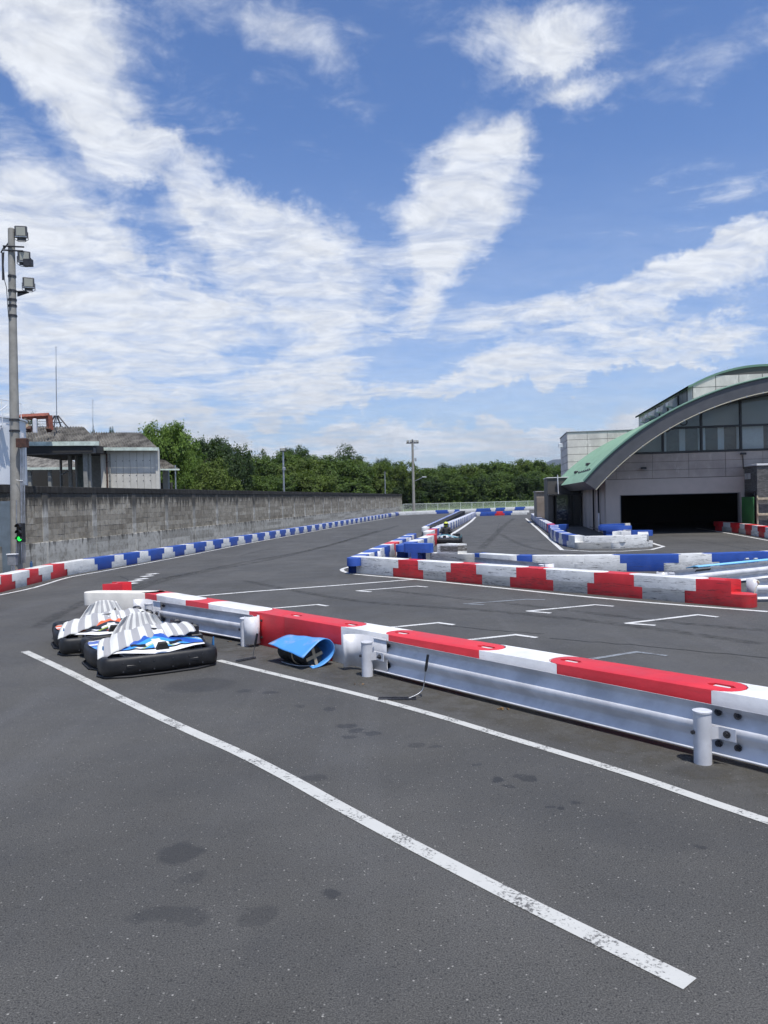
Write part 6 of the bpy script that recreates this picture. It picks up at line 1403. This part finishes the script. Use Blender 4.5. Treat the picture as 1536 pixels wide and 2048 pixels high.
tree(437, 880, 62, 88, 'big', 'dark', 'tall dark green tree right of the fresh green tree'); tree(425, 921, 52, 68, 'round', 'olive', 'low rounded olive green tree in front of the tall dark tree')
tree(60, 836, 34, 92, 'round', 'dark', 'dark tree seen through the rust-red frame on the shed roof'); tree(222, 858, 8, 66, 'spiky', 'dark', 'tip of a dark conifer showing above the pale shed roof'); tree(183, 862, 9, 66, 'spiky', 'dark', 'small dark tree tip between the two shed roofs')
for i, (x, y, w, Y) in enumerate([(520, 903, 26, 140), (575, 899, 34, 142), (612, 896, 40, 138), (692, 893, 46, 136), (770, 919, 28, 140), (885, 930, 32, 150)]):
    tree(x, y, w, Y, 'round', 'dark', f'{ordinal(i+1)} dark rounded tree from the left in the back line', 'dark trees of the back line')
band = [(490, 950, 30, 96), (520, 915, 44, 108), (560, 906, 40, 112), (600, 918, 44, 106), (645, 912, 42, 110), (690, 920, 46, 112), (730, 922, 44, 122), (775, 925, 40, 138), (545, 952, 46, 92), (620, 945, 50, 94), (700, 948, 50, 110), (765, 952, 40, 134), (805, 924, 30, 130),
        (845, 938, 40, 138), (880, 936, 40, 136), (918, 931, 38, 140), (955, 928, 36, 142), (992, 925, 36, 144), (1028, 921, 36, 146), (1065, 922, 36, 146), (1105, 929, 38, 148), (1150, 935, 40, 150)]
for i, (x, y, w, Y) in enumerate(band):
    tree(x, y, w*1.1, Y, 'spiky', 'mid' if i % 3 else 'olive', f'{ordinal(i+1)} mid green tree from the left in the broad belt' if i < 8 or i > 11 else f'{ordinal(i-7)} lower mid green tree from the left right behind the block wall', 'mid green trees of the belt')
for i, (x, y, w, Y) in enumerate([(815, 948, 40, 131), (860, 960, 36, 133), (902, 952, 40, 134), (945, 950, 38, 135), (985, 945, 38, 136), (1030, 947, 36, 137), (1072, 950, 34, 138), (1110, 958, 34, 139)]):
    tree(x, y, w*1.15, Y, 'droop' if i in (3, 4, 5, 6) else 'round', 'dark' if i in (0, 1, 3, 5) else 'mid', f'{ordinal(i+1)} low tree from the left just beyond the mesh fence', 'low trees beyond the mesh fence')
# undergrowth along the tree line
R = random.Random(99); v = []; f = []; ti = []
for i in range(900):
    x = R.uniform(-4, 62); y = 128.5+R.uniform(0, 5)+.06*x; h = R.uniform(.5, 1.9)*(1.3 if R.random() < .15 else .8); t0 = R.random()
    for k in range(16):
        c = Vector((x+R.gauss(0, .5), y+R.gauss(0, .4), .4+abs(R.gauss(0, .5))*h)); a = Vector((R.uniform(-1, 1), R.uniform(-1.2, .4), R.uniform(.1, 1))).normalized(); t = a.orthogonal().normalized(); b2 = a.cross(t); w = R.uniform(.08, .2); k0 = len(v); v += [c-t*w, c-b2*w*.6, c+t*w, c+b2*w*.6]; f.append((k0, k0+1, k0+2, k0+3)); ti.append(t0)
me = bpy.data.meshes.new('undergrowth'); me.from_pydata([tuple(p) for p in v], [], f); at = me.attributes.new('tint', 'FLOAT', 'FACE'); at.data.foreach_set('value', ti); me.materials.append(LM['grass'])
tag(inst('undergrowth', me), kind='stuff')
